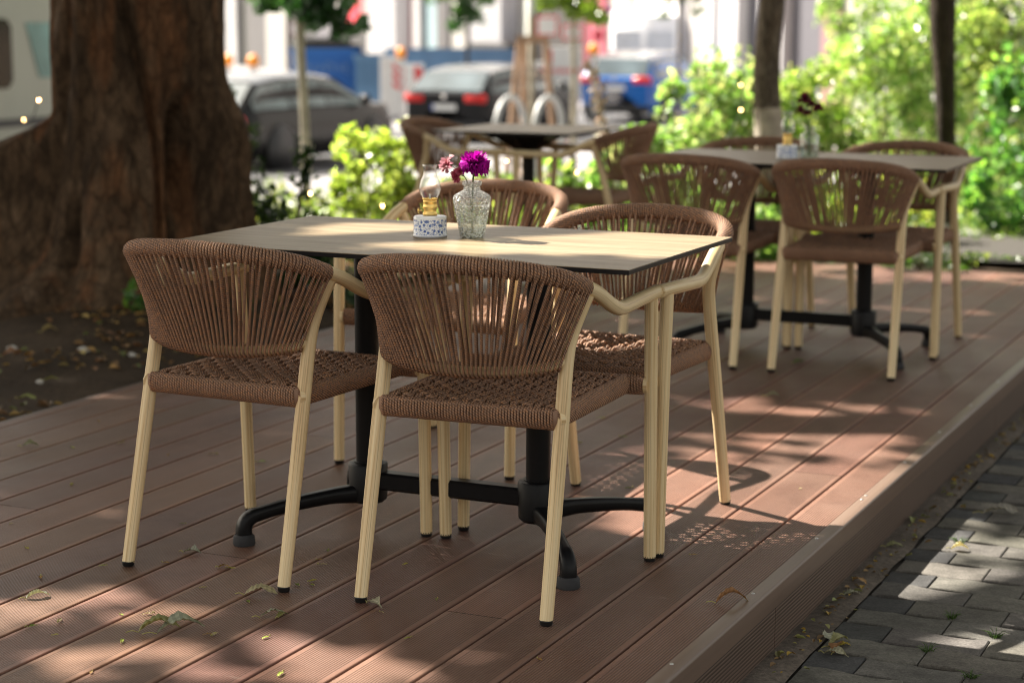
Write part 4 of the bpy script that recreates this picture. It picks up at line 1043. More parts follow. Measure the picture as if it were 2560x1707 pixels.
shrub('bush', 'low spreading green plant between the garden path and the row of stones, right edge', 'bush', S(2520, 480, 14.0),
      [(0, 0, .14, .5, .3, .16), (.4, 0, .2, .3, .3, .2), (-.5, 0, .12, .3, .25, .13)], 1900, .055, (0.1566, 0.2546, 0.07678), (0.3612, 0.4123, 0.1975), .35, G1)
shrub('rosemary', 'small feathery herb growing by the far right corner of the deck', 'herb', S(2290, 660, 10.0),
      [(0, 0, .13, .12, .1, .15), (.10, 0, .10, .1, .1, .11), (-.1, 0, .08, .08, .1, .09)], 700, .030, (0.04912, 0.08512, 0.05396), (0.1971, 0.2648, 0.1802), .3, None, .3)
shrub('bush', 'little seedling bush in the soil between the big trunk and the front left chair', 'bush', S(352, 850, 8.3),
      [(0, 0, .12, .06, .06, .12), (.02, 0, .05, .07, .06, .06)], 160, .045, (0.09892, 0.2153, 0.06055), (0.1641, 0.2983, 0.06055), .3, G1)
# flower spike
p = S(1500, 330, 12.0)
fs = thing('flower_spike', 'tall curving spike of cream-white blossoms in front of the blue car', 'flower', tuple(p))
sp_ = smooth_path([(0, 0, 0), (.02, 0, .40), (.05, 0, .62), (.0, 0, .82), (-.03, 0, 1.0), (-.08, 0, 1.12)], 40)
m = MB(); m.tube(sp_, np.linspace(.008, .003, 40), 6); m.build('stem', M['stem'], fs)
m = MB(); Pp = []
for i in range(14, 40):
    wd = .055*(.55+.45*math.sin(i*.6))
    Pp.append(sp_[i]+rng.normal(size=(14, 3))*np.array((wd*.6, .03, .02)))
Pp = np.vstack(Pp); leaves(m, Pp, .030, .8, leafcol(len(Pp), (.34, .30, .20), .2), None, 0); m.build('blossom', M['petal'], fs)
p = S(1425, 350, 11.6)
fs = thing('flower_spike', 'pale pinkish seed plume in front of the bicycle racks', 'flower', tuple(p))
sp_ = smooth_path([(0, 0, 0), (.0, 0, .25), (.01, 0, .62)], 24); m = MB(); m.tube(sp_, .004, 6); m.build('stem', M['stem'], fs)
m = MB(); Pp = np.vstack([sp_[i]+rng.normal(size=(10, 3))*np.array((.02, .02, .02)) for i in range(8, 24)]); leaves(m, Pp, .03, .8, leafcol(len(Pp), (.30, .25, .23), .2), None, 0); m.build('blossom', M['petal'], fs)
# ground cover behind the deck and along the path
gc = MB()
def cover(n, x0, x1, y0, y1, hmax, size, colr, alt, thr=-.05, seed=0.):
    P = np.stack((rng.uniform(x0, x1, n), rng.uniform(y0, y1, n)), 1)
    k = np.array([mnoise.noise(Vector((a*1.6, b*1.6, 9+seed))) for a, b in P])
    P = P[k > thr]; k = k[k > thr]; hgt = np.clip((k-thr)*hmax*2.2, .02, hmax)
    z = np.array([gz(q) for q in P])+.02+hgt*rng.random(len(P))
    leaves(gc, np.column_stack((P, z)), size*rng.uniform(.6, 1.3, len(P)), .55, leafcol(len(P), colr, .3, alt, .3), (0, 0, 1), .45)
cover(5200, -4.2, -.3, 5.85, 6.5, .16, .045, (0.0528, 0.1056, 0.01925), (0.1936, 0.2376, 0.044))
cover(1500, -1.9, 3.0, 9.3, 10.7, .10, .045, (.09, .17, .03), (.24, .30, .08), -.05, 5)
cover(2600, -2.2, 3.0, 12.6, 15.5, .22, .06, (.10, .17, .03), (.26, .30, .08), -.12, 6)
cover(5200, -5.0, -1.7, 7.2, 13.0, .26, .06, (0.0968, 0.1496, 0.0264), (0.264, 0.2992, 0.0704), -.12, 4)
cover(900, -.9, 3.0, 8.3, 9.2, .10, .045, (.09, .15, .03), (.22, .28, .08), -.1, 11)
cover(1500, -.4, 2.4, 5.9, 6.9, .12, .04, (.07, .13, .03), (.20, .25, .07), .05, 8)
cover(1600, -4.8, -2.1, 4.0, 6.0, .15, .045, (0.0308, 0.0616, 0.01595), (0.0704, 0.1056, 0.0264), .0, 7)
cover(8000, -9.5, -3.5, 6.5, 12.5, .30, .07, (0.1056, 0.1584, 0.0264), (0.264, 0.2992, 0.0704), .02, 2)
o = gc.build('ground_cover', M['leaf'], smooth=False); tag(o, 'low leafy ground cover in the beds behind the deck', 'ground cover', kind='stuff')
M['edge_stone'] = simple('edge_stone', (.30, .27, .25), .9, .25, 20)
# pale stones edging the bed
for i, (u, v, z, rr_, lab) in enumerate([(212, 876, -.02, .024, 'white stone lying on the dark soil left of the front left chair'), (278, 724, .0, .017, 'small white stone near the foot of the big trunk'), (30, 870, -.02, .020, 'pale grey stone on the soil at the left edge of the photo'), (330, 884, -.02, .014, 'small bluish stone on the soil just left of the front left chair'), (100, 950, -.02, .012, 'tiny white stone on the dark soil nearest the deck edge')]):
    p = ONZ(u, v, z); s = MB(); nl = 10; GG = np.zeros((nl, 16, 3))
    for a in range(nl):
        for b in range(16):
            f1 = PI*a/(nl-1); f2 = 2*PI*b/16; q = rr_*(1+.25*mnoise.noise(Vector((math.sin(f1)*math.cos(f2)*1.3+i*7, math.sin(f1)*math.sin(f2)*1.3, math.cos(f1)))))
            GG[a, b] = (q*1.25*math.sin(f1)*math.cos(f2), q*math.sin(f1)*math.sin(f2), q*.75*math.cos(f1))
    s.grid(GG, closed=True); o = s.build('stone', simple('stone_%d' % i, (.48, .46, .42), .85, .25, 40)); o.location = (p[0], p[1], float(ground_z(p[0], p[1]))+.03+rr_*.3); tag(o, lab, 'stone', 'stones on the soil')

for i in range(13):
    p = (-.95+.26*i+random.uniform(-.06, .06), 8.95-.10*(.26*i)+random.uniform(-.08, .08)); q = random.uniform(.035, .07); s = MB(); GG = np.zeros((8, 12, 3))
    for a in range(8):
        for b in range(12):
            f1 = PI*a/7; f2 = 2*PI*b/12; k = q*(1+.3*mnoise.noise(Vector((math.sin(f1)*math.cos(f2)*1.3+i*5, math.sin(f1)*math.sin(f2)*1.3, math.cos(f1)+2))))
            GG[a, b] = (k*1.3*math.sin(f1)*math.cos(f2), k*math.sin(f1)*math.sin(f2), k*.8*math.cos(f1))
    s.grid(GG, closed=True); o = s.build('stone', M['edge_stone']); o.location = (p[0], p[1], float(ground_z(*p))+.03); tag(o, 'rounded pale stone in the row edging the garden path behind the deck', 'stone', 'stones edging the garden path')

# ------------------------------------------------------------------ FALLEN LEAVES
def curled_leaf(L, W, curl, twist, stalk, colr, seed, roll=0.0, fold=.5):
    """a dried leaf: midrib rises and droops, blade folds up along it"""
    rr = random.Random(seed); mb = MB(); na, nb_ = 15, 9; G = np.zeros((na, nb_, 3)); cc = []
    for a in range(na):
        u = a/(na-1); wd = W*.5*math.sin(PI*min(1, u**.8))**.75*(1-.25*u)+.0008
        zc = curl*L*math.sin(PI*u)*.5+.003; xc = (u-.5)*L
        ang = twist*(u-.5)
        for b in range(nb_):
            v = (b/(nb_-1)-.5)*2
            f_ = fold*(1+.4*math.sin(u*5+seed)); y = wd*math.sin(min(1.45, f_*abs(v)*1.4))/max(.2, f_*1.4)*(1 if v > 0 else -1) if f_ > .05 else wd*v
            z = wd*(1-math.cos(f_*abs(v)*1.4))/max(.2, f_*1.4)+.04*W*math.sin(u*16)*abs(v)+.002*math.sin(a*PI*.9)*abs(v)
            y += .12*W*math.sin(u*9+seed)*abs(v)**2*(1 if v > 0 else -1)
            y2 = y*math.cos(ang+roll)-z*math.sin(ang+roll); z2 = y*math.sin(ang+roll)+z*math.cos(ang+roll)
            G[a, b] = (xc, y2, z2+zc)
    for a in range(na-1):
        for b in range(nb_-1):
            rib = .80 if (a % 2) else 1.0; mid = 1.25 if b in (3, 4) else 1
            cc.append(np.array(colr)*rib*mid*rr.uniform(.85, 1.12))
    G[:, :, 2] -= G[:, :, 2].min()-.0008
    mb.grid(G, col=np.array(cc))
    s0 = G[0, nb_//2]; mb.tube(smooth_path([s0, s0+np.array((-stalk*.5, stalk*.12, .004)), s0+np.array((-stalk, stalk*.3, -s0[2]+.0022))], 8), .0011, 5, col=np.array((.42, .38, .14)))
    return mb
GREY, OL, BRN, YEL, GRN = (.34, .36, .26), (.30, .30, .13), (.36, .19, .09), (.48, .36, .07), (.16, .22, .05)
ZG = {'d': .0, 'p': -.16, 's': -.03}
FL = [  # u, v (photo px), where, length, width, rot deg, curl, twist, colour, label
 (400, 1578, 'd', .090, .045, 20, .5, .8, OL, 'curled grey-green fallen leaf, left one of the crossed pair on the front boards'),
 (452, 1577, 'd', .105, .038, 28, .45, 1.2, GREY, 'rolled grey-green fallen leaf lying across another on the front boards'),
 (96, 1494, 'd', .055, .028, 30, .35, .6, GREY, 'pale folded leaf on the boards at the far left front'),
 (481, 1383, 'd', .045, .036, -10, .35, .5, (.36, .38, .30), 'small pale leaf below the front left table foot'),
 (653, 1487, 'd', .075, .030, 5, .45, .4, (.38, .34, .20), 'arched brown-veined leaf beside the front left chair\'s rear foot'),
 (683, 1540, 'd', .060, .030, 25, .4, .9, GREY, 'grey ribbed leaf left of a stubby olive one on the front boards'),
 (707, 1540, 'd', .034, .018, 65, .3, .5, (.26, .25, .09), 'stubby olive rolled leaf touching a grey ribbed leaf'),
 (937, 1516, 'd', .060, .026, -50, .4, .8, (.42, .40, .28), 'crumpled pale leaf beside the middle chair\'s left rear foot'),
 (1830, 1506, 'd', .075, .034, 12, .6, .5, BRN, 'rust brown curled leaf near the screwed edge of the deck'),
 (2098, 1612, 'p', .070, .034, 40, .5, .7, (.34, .33, .16), 'olive curled leaf in the clump at the foot of the deck step'),
 (2070, 1597, 'p', .050, .034, 100, .4, .7, (.42, .42, .32), 'pale leaf standing behind an olive one at the foot of the deck step'),
 (2088, 1626, 'p', .055, .03, 75, .5, .7, BRN, 'brown leaf under the clump at the foot of the deck step'),
 (2087+24, 1622-6, 'p', .030, .02, 20, .3, .5, YEL, 'yellow scrap of leaf beside the clump at the foot of the deck step'),
 (2091, 1640, 'p', .058, .026, -28, .4, .6, (.40, .38, .26), 'pale boat-shaped leaf alone on a dark paver near the bottom edge'),
 (2400, 1375, 'p', .048, .034, 0, .4, .4, (.70, .62, .34), 'cream leaf glowing in the sun on the pavement'),
 (2282, 1310, 'p', .045, .026, 80, .3, .5, (.36, .38, .16), 'green-yellow leaf standing by the kerb strip'),
 (2235, 1375, 'p', .050, .022, 10, .3, .5, (.28, .28, .14), 'dull olive leaf on the kerb strip'),
 (2150, 1465, 'p', .055, .02, -60, .35, .5, (.42, .25, .10), 'thin orange-brown leaf on the kerb strip'),
 (2130, 1495, 'p', .045, .022, 20, .3, .5, (.34, .34, .24), 'grey-green leaf on the kerb strip below the orange-brown one'),
 (2505, 1285, 'p', .110, .05, 5, .25, 1.2, (.30, .28, .24), 'long grey withered leaf on the sunny pavers at the right edge'),
 (1932, 992, 'd', .050, .030, 10, .3, .5, (.34, .37, .26), 'single pale leaf on the boards between the two tables'),
 (1998, 908, 'd', .050, .03, 25, .3, .5, (.16, .22, .08), 'green leaf on the boards under the second table\'s front chair'),
 (76, 1116, 'd', .048, .03, 15, .4, .5, (.24, .25, .13), 'olive leaf on the boards by the left deck edge'),
 (560, 1420, 'd', .026, .02, 10, .4, .5, (.40, .26, .05), 'small mustard leaf between the front left chair and its table'),
 (654, 1156, 'd', .026, .012, 8, .2, .3, (.28, .40, .08), 'fresh green leaflet behind the front left chair'),
 (70, 1015, 's', .06, .03, 0, .3, .5, (.30, .33, .12), 'green-grey leaf on the soil beside the deck edge'),
 (130, 968, 's', .055, .028, 10, .3, .5, (.28, .30, .12), 'olive leaf on the soil above the deck edge'),
 (125, 845, 's', .07, .05, 30, .5, .5, (.34, .27, .12), 'yellow-brown crumpled leaf at the foot of the big trunk'),
 (30, 905, 's', .07, .05, 30, .5, .5, (.30, .15, .08), 'red-brown leaf on the soil at the left edge of the photo'),
 (460, 895, 's', .05, .03, 5, .3, .5, (.30, .34, .10), 'yellow-green leaf on the soil seen under the front left chair\'s back'),
 (270, 855, 's', .08, .03, -12, .4, .5, (.24, .13, .07), 'brown leaf beside the white stone on the soil'),
]
for i, (u, v, wh, L, W, rot, cu, tw_, c_, lab) in enumerate(FL):
    p = ONZ(u, v, ZG[wh]); o = curled_leaf(L, W, cu, tw_, L*.28, c_, i*3+1, .25*math.sin(i*2.1), .55+.3*math.sin(i)).build('fallen_leaf', M['dry_leaf'])
    zz = {'d': .001, 'p': -.158, 's': float(ground_z(p[0], p[1]))+.055}[wh]
    if wh == 'p' and p[0] < .94: zz = -.150
    o.location = (p[0], p[1], zz); o.rotation_euler = (0, 0, math.radians(rot)+.42); tag(o, lab, 'leaf', 'fallen leaves')
# tiny leaflets scattered on the boards and pavers
tiny = []
for i, c_ in enumerate([(.38, .46, .08), (.46, .42, .08), (.40, .24, .08), (.20, .27, .06), (.46, .38, .22)]):
    mb = curled_leaf(.022, .008, .15, .4, .006, c_, 70+i, .1, .4); me = mb.mesh('leaflet'); me.materials.append(M['dry_leaf']); tiny.append(me)
TL_ = [(255, 1416), (102, 1445), (150, 1553), (140, 1588), (82, 1567), (306, 1604), (520, 1588), (538, 1587), (572, 1422), (620, 1505), (304, 1538), (416, 1408), (808, 1413), (783, 1453), (742, 1463), (778, 1463), (800, 1400), (955, 1532), (1015, 1411), (1092, 1500), (663, 1596), (228, 1683), (368, 1537), (504, 1470), (820, 1378), (1018, 1597), (1350, 1650), (300, 1110), (180, 1212), (455, 1310), (180, 1120), (247, 1054), (30, 1310), (1440, 1108), (1560, 1094), (1500, 1047), (1735, 1388), (2002, 1222), (1662, 1062), (1570, 1222), (700, 1688), (420, 1139), (530, 1137), (68, 1372)]
for i, (u, v) in enumerate(TL_):
    p = ONZ(u, v, 0); o = bpy.data.objects.new('leaflet', tiny[i*7 % 5]); link(o); o.location = (p[0], p[1], .001); s = random.uniform(.55, 1.15); o.scale = (s, s, s); o.rotation_euler = (0, 0, random.uniform(0, 6.28))
    tag(o, 'tiny yellow-green or brown leaflet scattered on the brown deck boards', 'leaflet', 'tiny leaflets on the deck')
# litter that nobody could count: on the soil and along the kerb
lt = MB(); n = 4600
P = np.stack((rng.uniform(-5.2, -1.95, n), rng.uniform(-1.5, 5.2, n)), 1)
k = np.array([mnoise.noise(Vector((a*1.7, b*1.7, 3))) for a, b in P]); P = P[k > -.12]
z = np.array([gz(q)+mnoise.noise(Vector((q[0]*1.3, q[1]*1.3, 0)))*.03+mnoise.noise(Vector((q[0]*5, q[1]*5, 3)))*.012+.10*math.exp(-(((q[0]+3.0)/.9)**2+((q[1]-3.0)/.9)**2)) for q in P])+.006
cl = leafcol(len(P), (.20, .11, .045), .5, (.36, .25, .09), .35); cl[rng.random(len(P)) < .08] = (.14, .17, .05)
leaves(lt, np.column_stack((P, z)), .035*rng.uniform(.4, 1.5, len(P)), .6, cl, (0, 0, 1), .75, .2)
n = 420; yy = rng.uniform(-1.5, 5.5, n); xx = .878+np.abs(rng.normal(size=n))*.035
cl = leafcol(n, (.20, .13, .06), .5, (.30, .30, .12), .35); cl[rng.random(n) < .12] = (.45, .30, .05)
leaves(lt, np.column_stack((xx, yy, np.full(n, -.149)+rng.random(n)*.006)), .017*rng.uniform(.4, 1.6, n), .55, cl, (0, 0, 1), .7, .2)
o = lt.build('leaf_litter', M['dry_leaf'], smooth=False); tag(o, 'brown leaf litter on the soil and along the foot of the deck', 'leaf litter', kind='stuff')
# grass tufts in the paver joints
for i, (u, v, lab) in enumerate([(2378, 1543, 'tiny grass tuft in a paver joint near the curved chair shadow'), (2487, 1590, 'grass tuft in the paver joint inside the striped shadow'), (2320, 1626, 'dark little grass tuft below the bright wedge of sun'), (2425, 1693, 'grass tuft in the paver joint at the bottom edge of the photo'), (2398, 1356, 'small grass tuft beside the cream leaf on the pavement')]):
    p = ONZ(u, v, -.16); m = MB()
    for k in range(26):
        a = random.uniform(0, 6.28); L = random.uniform(.010, .024); q = np.array((math.cos(a), math.sin(a), 0))*random.uniform(0, .012)
        m.tube(smooth_path([q, q+np.array((math.cos(a)*L*.4, math.sin(a)*L*.4, L*.7)), q+np.array((math.cos(a)*L, math.sin(a)*L, L*.8))], 5), np.linspace(.0013, .0003, 5), 4, col=np.array((.09, .16, .03))*random.uniform(.7, 1.3))
    o = m.build('grass_tuft', M['leaf']); o.location = (p[0], p[1], -.164); tag(o, lab, 'grass tuft', 'grass tufts between the pavers')

# ------------------------------------------------------------------ THE STREET (far, out of focus)
def paint(name, c, rough=.25, metallic=0., coat=.5): return simple(name, c, rough, .04, 1.5, metallic, Coat_Weight=coat)
M['carglass'] = simple('car_glass', (.22, .27, .27), .10, .5, 1.2, Specular_IOR_Level=.6)  # reflected sky put into the pale base colour of the panes
M['screen'] = simple('car_screen_glass', (.075, .10, .115), .1, .5, 1.2, Specular_IOR_Level=.5)
M['roof_sheen'] = simple('roof_sky_sheen', (.34, .35, .37), .22, .05, 1.5, .9)
M['tyre'] = simple('tyre', (.02, .02, .02), .8); M['rim'] = simple('alloy_rim', (.45, .45, .46), .3, .1, 8, .8)
M['redlamp'] = simple('tail_lamp', (.62, .012, .010), .2, .1, 8); M['plate'] = simple('plate_white', (.75, .76, .76), .4); M['platedark'] = simple('plate_blue', (.05, .10, .4), .4)
M['chrome'] = simple('chrome', (.7, .7, .7), .15, .05, 5, 1.)
M['trim'] = simple('dark_trim', (.02, .02, .022), .5)
def car(label, loc, rz, mat, L, W, H, prof, belt, roofline, wheels, r_w, group='cars parked along the street', lamp_z=.80, wagon=True):
    """car pointing along +Y. prof: (y, z_lower_edge, z_belt); roofline: (y, z_roof) for the cabin"""
    root = thing('parked_car', label, 'car', loc, rz, group)
    ys = np.linspace(-L/2, L/2, 41); G = []
    for y in ys:
        z0 = np.interp(y, [-L/2, -L/2+.25, L/2-.25, L/2], [.34, .20, .20, .32])
        zb = np.interp(y, [p[0] for p in belt], [p[1] for p in belt])
        zr = max(zb, np.interp(y, [p[0] for p in roofline], [p[1] for p in roofline]))
        ends = min(1, min(y+L/2, L/2-y)/.35); w = W/2*(.86+.14*math.sin(min(1, max(0, ends))*PI/2))
        cab = max(0, zr-zb); wr = w*(.97-.22*min(1, cab/.45))
        pts = [(w*.90, z0), (w*.985, z0+.16), (w, zb*.62+z0*.38), (w*.985, zb-.05), (w*.955, zb), ((w*.955+wr)/2+.01, zb+cab*.5), (wr, zb+cab*.90), (wr*.9, zb+cab*.985), (wr*.5, zb+cab*1.0+.004), (0, zb+cab+.008)]
        ring = [(x, y, z) for x, z in pts]+[(-x, y, z) for x, z in pts[::-1][1:]]
        G.append(ring)
    G = np.array(G); b = MB(); b.grid(G)
    for e, fl in ((0, 1), (-1, 0)):
        k = len(G[e]); ring = G[e]; cen = ring.mean(0); b.add(np.vstack((ring, cen)), [(i, i+1, k) if fl else (i+1, i, k) for i in range(k-1)])
    b.build('body', mat, root)
    rf = MB(); k0 = int(np.argmin(np.abs(ys-(roofline[1][0]-.02)))); k1 = int(np.argmin(np.abs(ys-(roofline[-2][0]+.06))))
    rf.grid(G[k0:k1+1, 6:13]+np.array((0, 0, .006))); rf.build('roof', M['roof_sheen'], root)  # pale metallic shell added over the paint, standing in for sky reflection
    # side windows: panes lying just proud of the cabin side; windscreen and rear screen
    yi = [y for y in np.linspace(roofline[1][0]+.02, roofline[-2][0]-.02, 16)]
    def side(y, fz):
        zb = np.interp(y, [p[0] for p in belt], [p[1] for p in belt]); zr = max(zb, np.interp(y, [p[0] for p in roofline], [p[1] for p in roofline])); cab = zr-zb
        w = W/2*.955; wr = W/2*(.97-.22*min(1, cab/.45)); return np.array((w+(wr-w)*fz+.012, y, zb+cab*fz*.92))
    for s in (-1, 1):
        y0, y1 = roofline[0][0], roofline[-1][0]; cuts = np.linspace(y0+.22, y1-.28, 4)
        for ya, yb in zip(cuts[:-1], cuts[1:]):
            m = MB(); G2 = [[side(y, fz)*np.array((s, 1, 1)) for fz in np.linspace(.06, .88, 5)] for y in np.linspace(ya+.03, yb-.03, 6)]
            m.grid(np.array(G2)); m.build('window', M['carglass'], root)
        mr = MB(); mr.box((s*W*.5-.02 if s > 0 else -W*.5-.16, y1-.45, belt[2][1]+.02), (s*W*.5+.16 if s > 0 else -W*.5+.02, y1-.33, belt[2][1]+.17), bevel=.04); mr.build('mirror', mat, root)
    for nm, (ya, za), (yb, zb_) in (('rear_window', roofline[0], roofline[1]), ('windscreen', roofline[-1], roofline[-2])):
        m = MB(); sg = -1 if nm == 'rear_window' else 1
        A = np.array((0, ya, za)); B_ = np.array((0, yb, zb_)); d = B_-A; nrm = np.array((0, d[2], -d[1])); nrm /= np.linalg.norm(nrm)
        if nrm[1]*sg < 0: nrm = -nrm
        G2 = [[A+d*k+nrm*.02+np.array((x*(W*.40-.06*k), 0, 0)) for x in np.linspace(-1, 1, 7)] for k in (.1, .5, .9)]
        m.grid(np.array(G2)); m.build(nm, M['screen'], root)
    # lamps, plate, bumper
    yr = -L/2
    for s in (-1, 1):
        m = MB(); m.box((s*W*.345-.22, yr-.012, lamp_z-.085), (s*W*.345+.22, yr+.12, lamp_z+.085), bevel=.03); m.build('tail_light', M['redlamp'], root)
        m = MB(); m.box((s*W*.36-.16, L/2-.14, lamp_z-.14), (s*W*.36+.16, L/2-.01, lamp_z-.02), bevel=.04); m.build('headlight', M['chrome'], root)
    m = MB(); m.box((-.26, yr-.020, lamp_z-.22), (.26, yr-.008, lamp_z-.11)); pl = m.build('number_plate', M['plate'], root, smooth=False)
    m = MB(); m.box((-.26, yr-.023, lamp_z-.22), (-.215, yr-.0205, lamp_z-.11)); m.build('plate_band', M['platedark'], pl, smooth=False)
    m = MB(); m.box((-W*.44, yr-.02, .24), (W*.44, yr+.2, .46), bevel=.06); m.build('rear_bumper', M['trim'], root)
    m = MB(); m.lathe([(.0001, .0), (.045, .0), (.045, .012), (.0001, .014)], 20, M=Matrix.Translation((0, yr-.0, lamp_z+.02)) @ Matrix.Rotation(PI/2, 4, 'X')); m.build('badge', M['chrome'], root)
    for y in wheels:
        for s in (-1, 1):
            m = MB(); Mw = Matrix.Translation((s*(W/2-.10), y, r_w)) @ Matrix.Rotation(PI/2, 4, 'Y')
            m.lathe([(r_w*.68, -.11), (r_w*.93, -.11), (r_w, -.07), (r_w, .07), (r_w*.93, .11), (r_w*.68, .11)], 28, M=Mw); wh = m.build('wheel', M['tyre'], root)
            m = MB(); m.lathe([(.0001, -.09), (r_w*.15, -.10), (r_w*.66, -.085), (r_w*.70, -.11), (r_w*.70, .11), (r_w*.66, .085), (r_w*.15, .10), (.0001, .09)], 28, M=Mw); m.build('rim', M['rim'], wh)
            m = MB(); m.lathe([(.0001, 0), (r_w*1.13, 0), (r_w*1.13, .012), (.0001, .012)], 28, M=Matrix.Translation((s*(W/2+.004) if s > 0 else -W/2-.016, y, r_w+.02)) @ Matrix.Rotation(PI/2, 4, 'Y')); m.build('wheel_arch', M['trim'], root)
    return root
wag_belt = [(-2.35, .92), (-2.0, .95), (.9, .93), (1.3, .92), (2.35, .66)]
wag_roof = [(-2.28, .95), (-1.72, 1.38), (-1.0, 1.45), (.0, 1.46), (.5, 1.40), (1.45, .93)]
def carloc(u, D, Lc):
    """rear-centre of a car at pixel column u, distance D, pointing along +Y -> centre"""
    p = PD(u, 300, D); return p[0], p[1]+Lc/2
x, y = carloc(1110, 37.3, 4.7)
car('black estate car seen from behind with red tail lights', (x, y, float(ground_z(x, y))), .0, simple('black_paint', (.006, .0065, .009), .25, .04, 1.5, Specular_IOR_Level=.22), 4.7, 1.84, 1.46, None, wag_belt, wag_roof, (-1.35, 1.5), .33, lamp_z=.86)
x, y = carloc(490, 29.0, 4.6)
car('dark grey car half hidden by the big trunk, sun on its roof', (x, y, float(ground_z(x, y))), -.02, simple('anthracite_paint', (.010, .0098, .0095), .22, .04, 1.5, Specular_IOR_Level=.25), 4.6, 1.84, 1.46, None, wag_belt, wag_roof, (-1.35, 1.45), .34)
suv_belt = [(-2.2, .98), (-1.9, 1.02), (.8, 1.0), (1.2, .99), (2.2, .78)]
suv_roof = [(-2.12, 1.02), (-1.70, 1.50), (-1.0, 1.60), (.0, 1.61), (.4, 1.54), (1.25, 1.0)]
x, y = carloc(1535, 44.5, 4.4)
car('bright blue car seen from behind, right of the bicycle racks', (x, y, float(ground_z(x, y))), 0, paint('blue_paint', (.008, .12, .46)), 4.4, 1.86, 1.6, None, suv_belt, suv_roof, (-1.3, 1.35), .36, lamp_z=.98)

def van(label, loc, rz, mat, L, W, H, group, glass='carglass', spans=None):
    root = thing('delivery_van', label, 'van', loc, rz, group)
    prof = [(-L/2, .35), (-L/2, H-.12), (-L/2+.12, H), (L/2-1.75, H), (L/2-1.45, H-.08), (L/2-.72, 1.28), (L/2-.10, 1.02), (L/2, .75), (L/2, .35)]
    m = MB(); k = len(prof); secs = [(-W/2, .06), (-W/2+.06, 0), (W/2-.06, 0), (W/2, .06)]; G = []
    cy, cz = 0, H*.5
    for xx, ins in secs: G.append([(xx, y*(1-ins/L*1.2), cz+(z-cz)*(1-ins/H*1.6)) for y, z in prof])
    G = np.array(G); m.grid(G, closed=True)
    for e in (0, -1): m.add(np.vstack((G[e], [[G[e][0, 0], 0, H*.5]])), [(i, (i+1) % k, k) if e else ((i+1) % k, i, k) for i in range(k)])
    m.build('body', mat, root, autosmooth=40)
    zl, zh = (spans[2] if spans else (1.42, 2.14)); c0 = spans[1] if spans else L/2-2.1
    for s in (-1, 1):
        for ya, yb, sl in (spans[0] if spans else ((-L/2+.35, -L/2+1.75, 0), (-L/2+1.95, L/2-2.35, 0))):
            mm = MB(); X = s*(W/2+.006); mm.poly_prism([(X, ya, zl+.08), (X, ya+.08, zl), (X, yb-.08, zl), (X, yb, zl+.08), (X, yb, zh-.08), (X, yb-.08, zh), (X, ya+.08, zh), (X, ya, zh-.08)], (s*.006, 0, 0)); mm.build('window', M[glass], root, smooth=False)
        mm = MB(); X = s*(W/2+.006); mm.poly_prism([(X, c0+.22, zl+.10), (X, L/2-.95, zl+.10), (X, L/2-1.45, zh-.04), (X, c0, zh-.04)], (s*.006, 0, 0)); mm.build('cab_window', M['vanteal'], root, smooth=False)
        mm = MB(); mm.box((min(s*W/2, s*(W/2+.02)), -L/2+.1, .75), (max(s*W/2, s*(W/2+.02)), L/2-1., .84)); mm.build('side_trim', M['trim'], root, smooth=False)
        mm = MB(); mm.box((s*W*.44-.06, -L/2-.03, .8), (s*W*.44+.06, -L/2+.02, 1.25), bevel=.02); mm.build('tail_light', M['redlamp'], root)
        for y in (-L/2+1.1, L/2-1.0):
            mw = MB(); Mw = Matrix.Translation((s*(W/2-.10), y, .35)) @ Matrix.Rotation(PI/2, 4, 'Y'); mw.lathe([(.0001, -.1), (.22, -.1), (.33, -.11), (.35, -.06), (.35, .06), (.33, .11), (.22, .1), (.0001, .1)], 24, M=Mw); mw.build('wheel', M['tyre'], root)
    for s in (-1, 1):
        mm = MB(); a, b_ = sorted((s*.08, s*(W/2-.16))); mm.box((a, -L/2-.012, 1.45), (b_, -L/2-.002, 2.05), bevel=.004); mm.build('rear_window', M['vangrey'], root, smooth=False)
    return root
M['vandark'] = simple('dark_van_glass', (.012, .016, .014), .1)
M['vanteal'] = simple('teal_reflecting_glass', (.16, .30, .29), .2, .3, 1.5, Specular_IOR_Level=.8)
M['vangrey'] = simple('grey_rear_glass', (.55, .57, .60), .2)
GV = 'vans in the street'
p = PD(20, 300, 21.5); vx = p[0]-.1
def yon(u, v): d = ray(u, v); t_ = (vx-CAM[0])/d[0]; return CAM+d*t_
vg = float(ground_z(p[0], p[1])); vcy = yon(63, 100)[1]-.75; w1, w2 = yon(-150, 100)[1]-vcy, yon(27, 100)[1]-vcy
vz = (yon(14, 222)[2]-vg, yon(14, 48)[2]-vg)
van('pale grey-green van with dark side windows, left behind the big tree trunk', (vx-1.0, vcy, vg), .0, paint('grey_green_van', (.30, .315, .27), .35, 0, .2), 5.8, 2.0, 2.75, GV, 'vandark', (((w1, w2, 0),), yon(63, 100)[1]-vcy, vz))
p = PD(1640, 300, 50.5)
van('big bright white van parked behind the blue car', (p[0], p[1]+2.9, float(ground_z(p[0], p[1]))), -.12, paint('white_van', (.82, .82, .83)), 5.9, 2.05, 2.55, GV, 'vangrey')

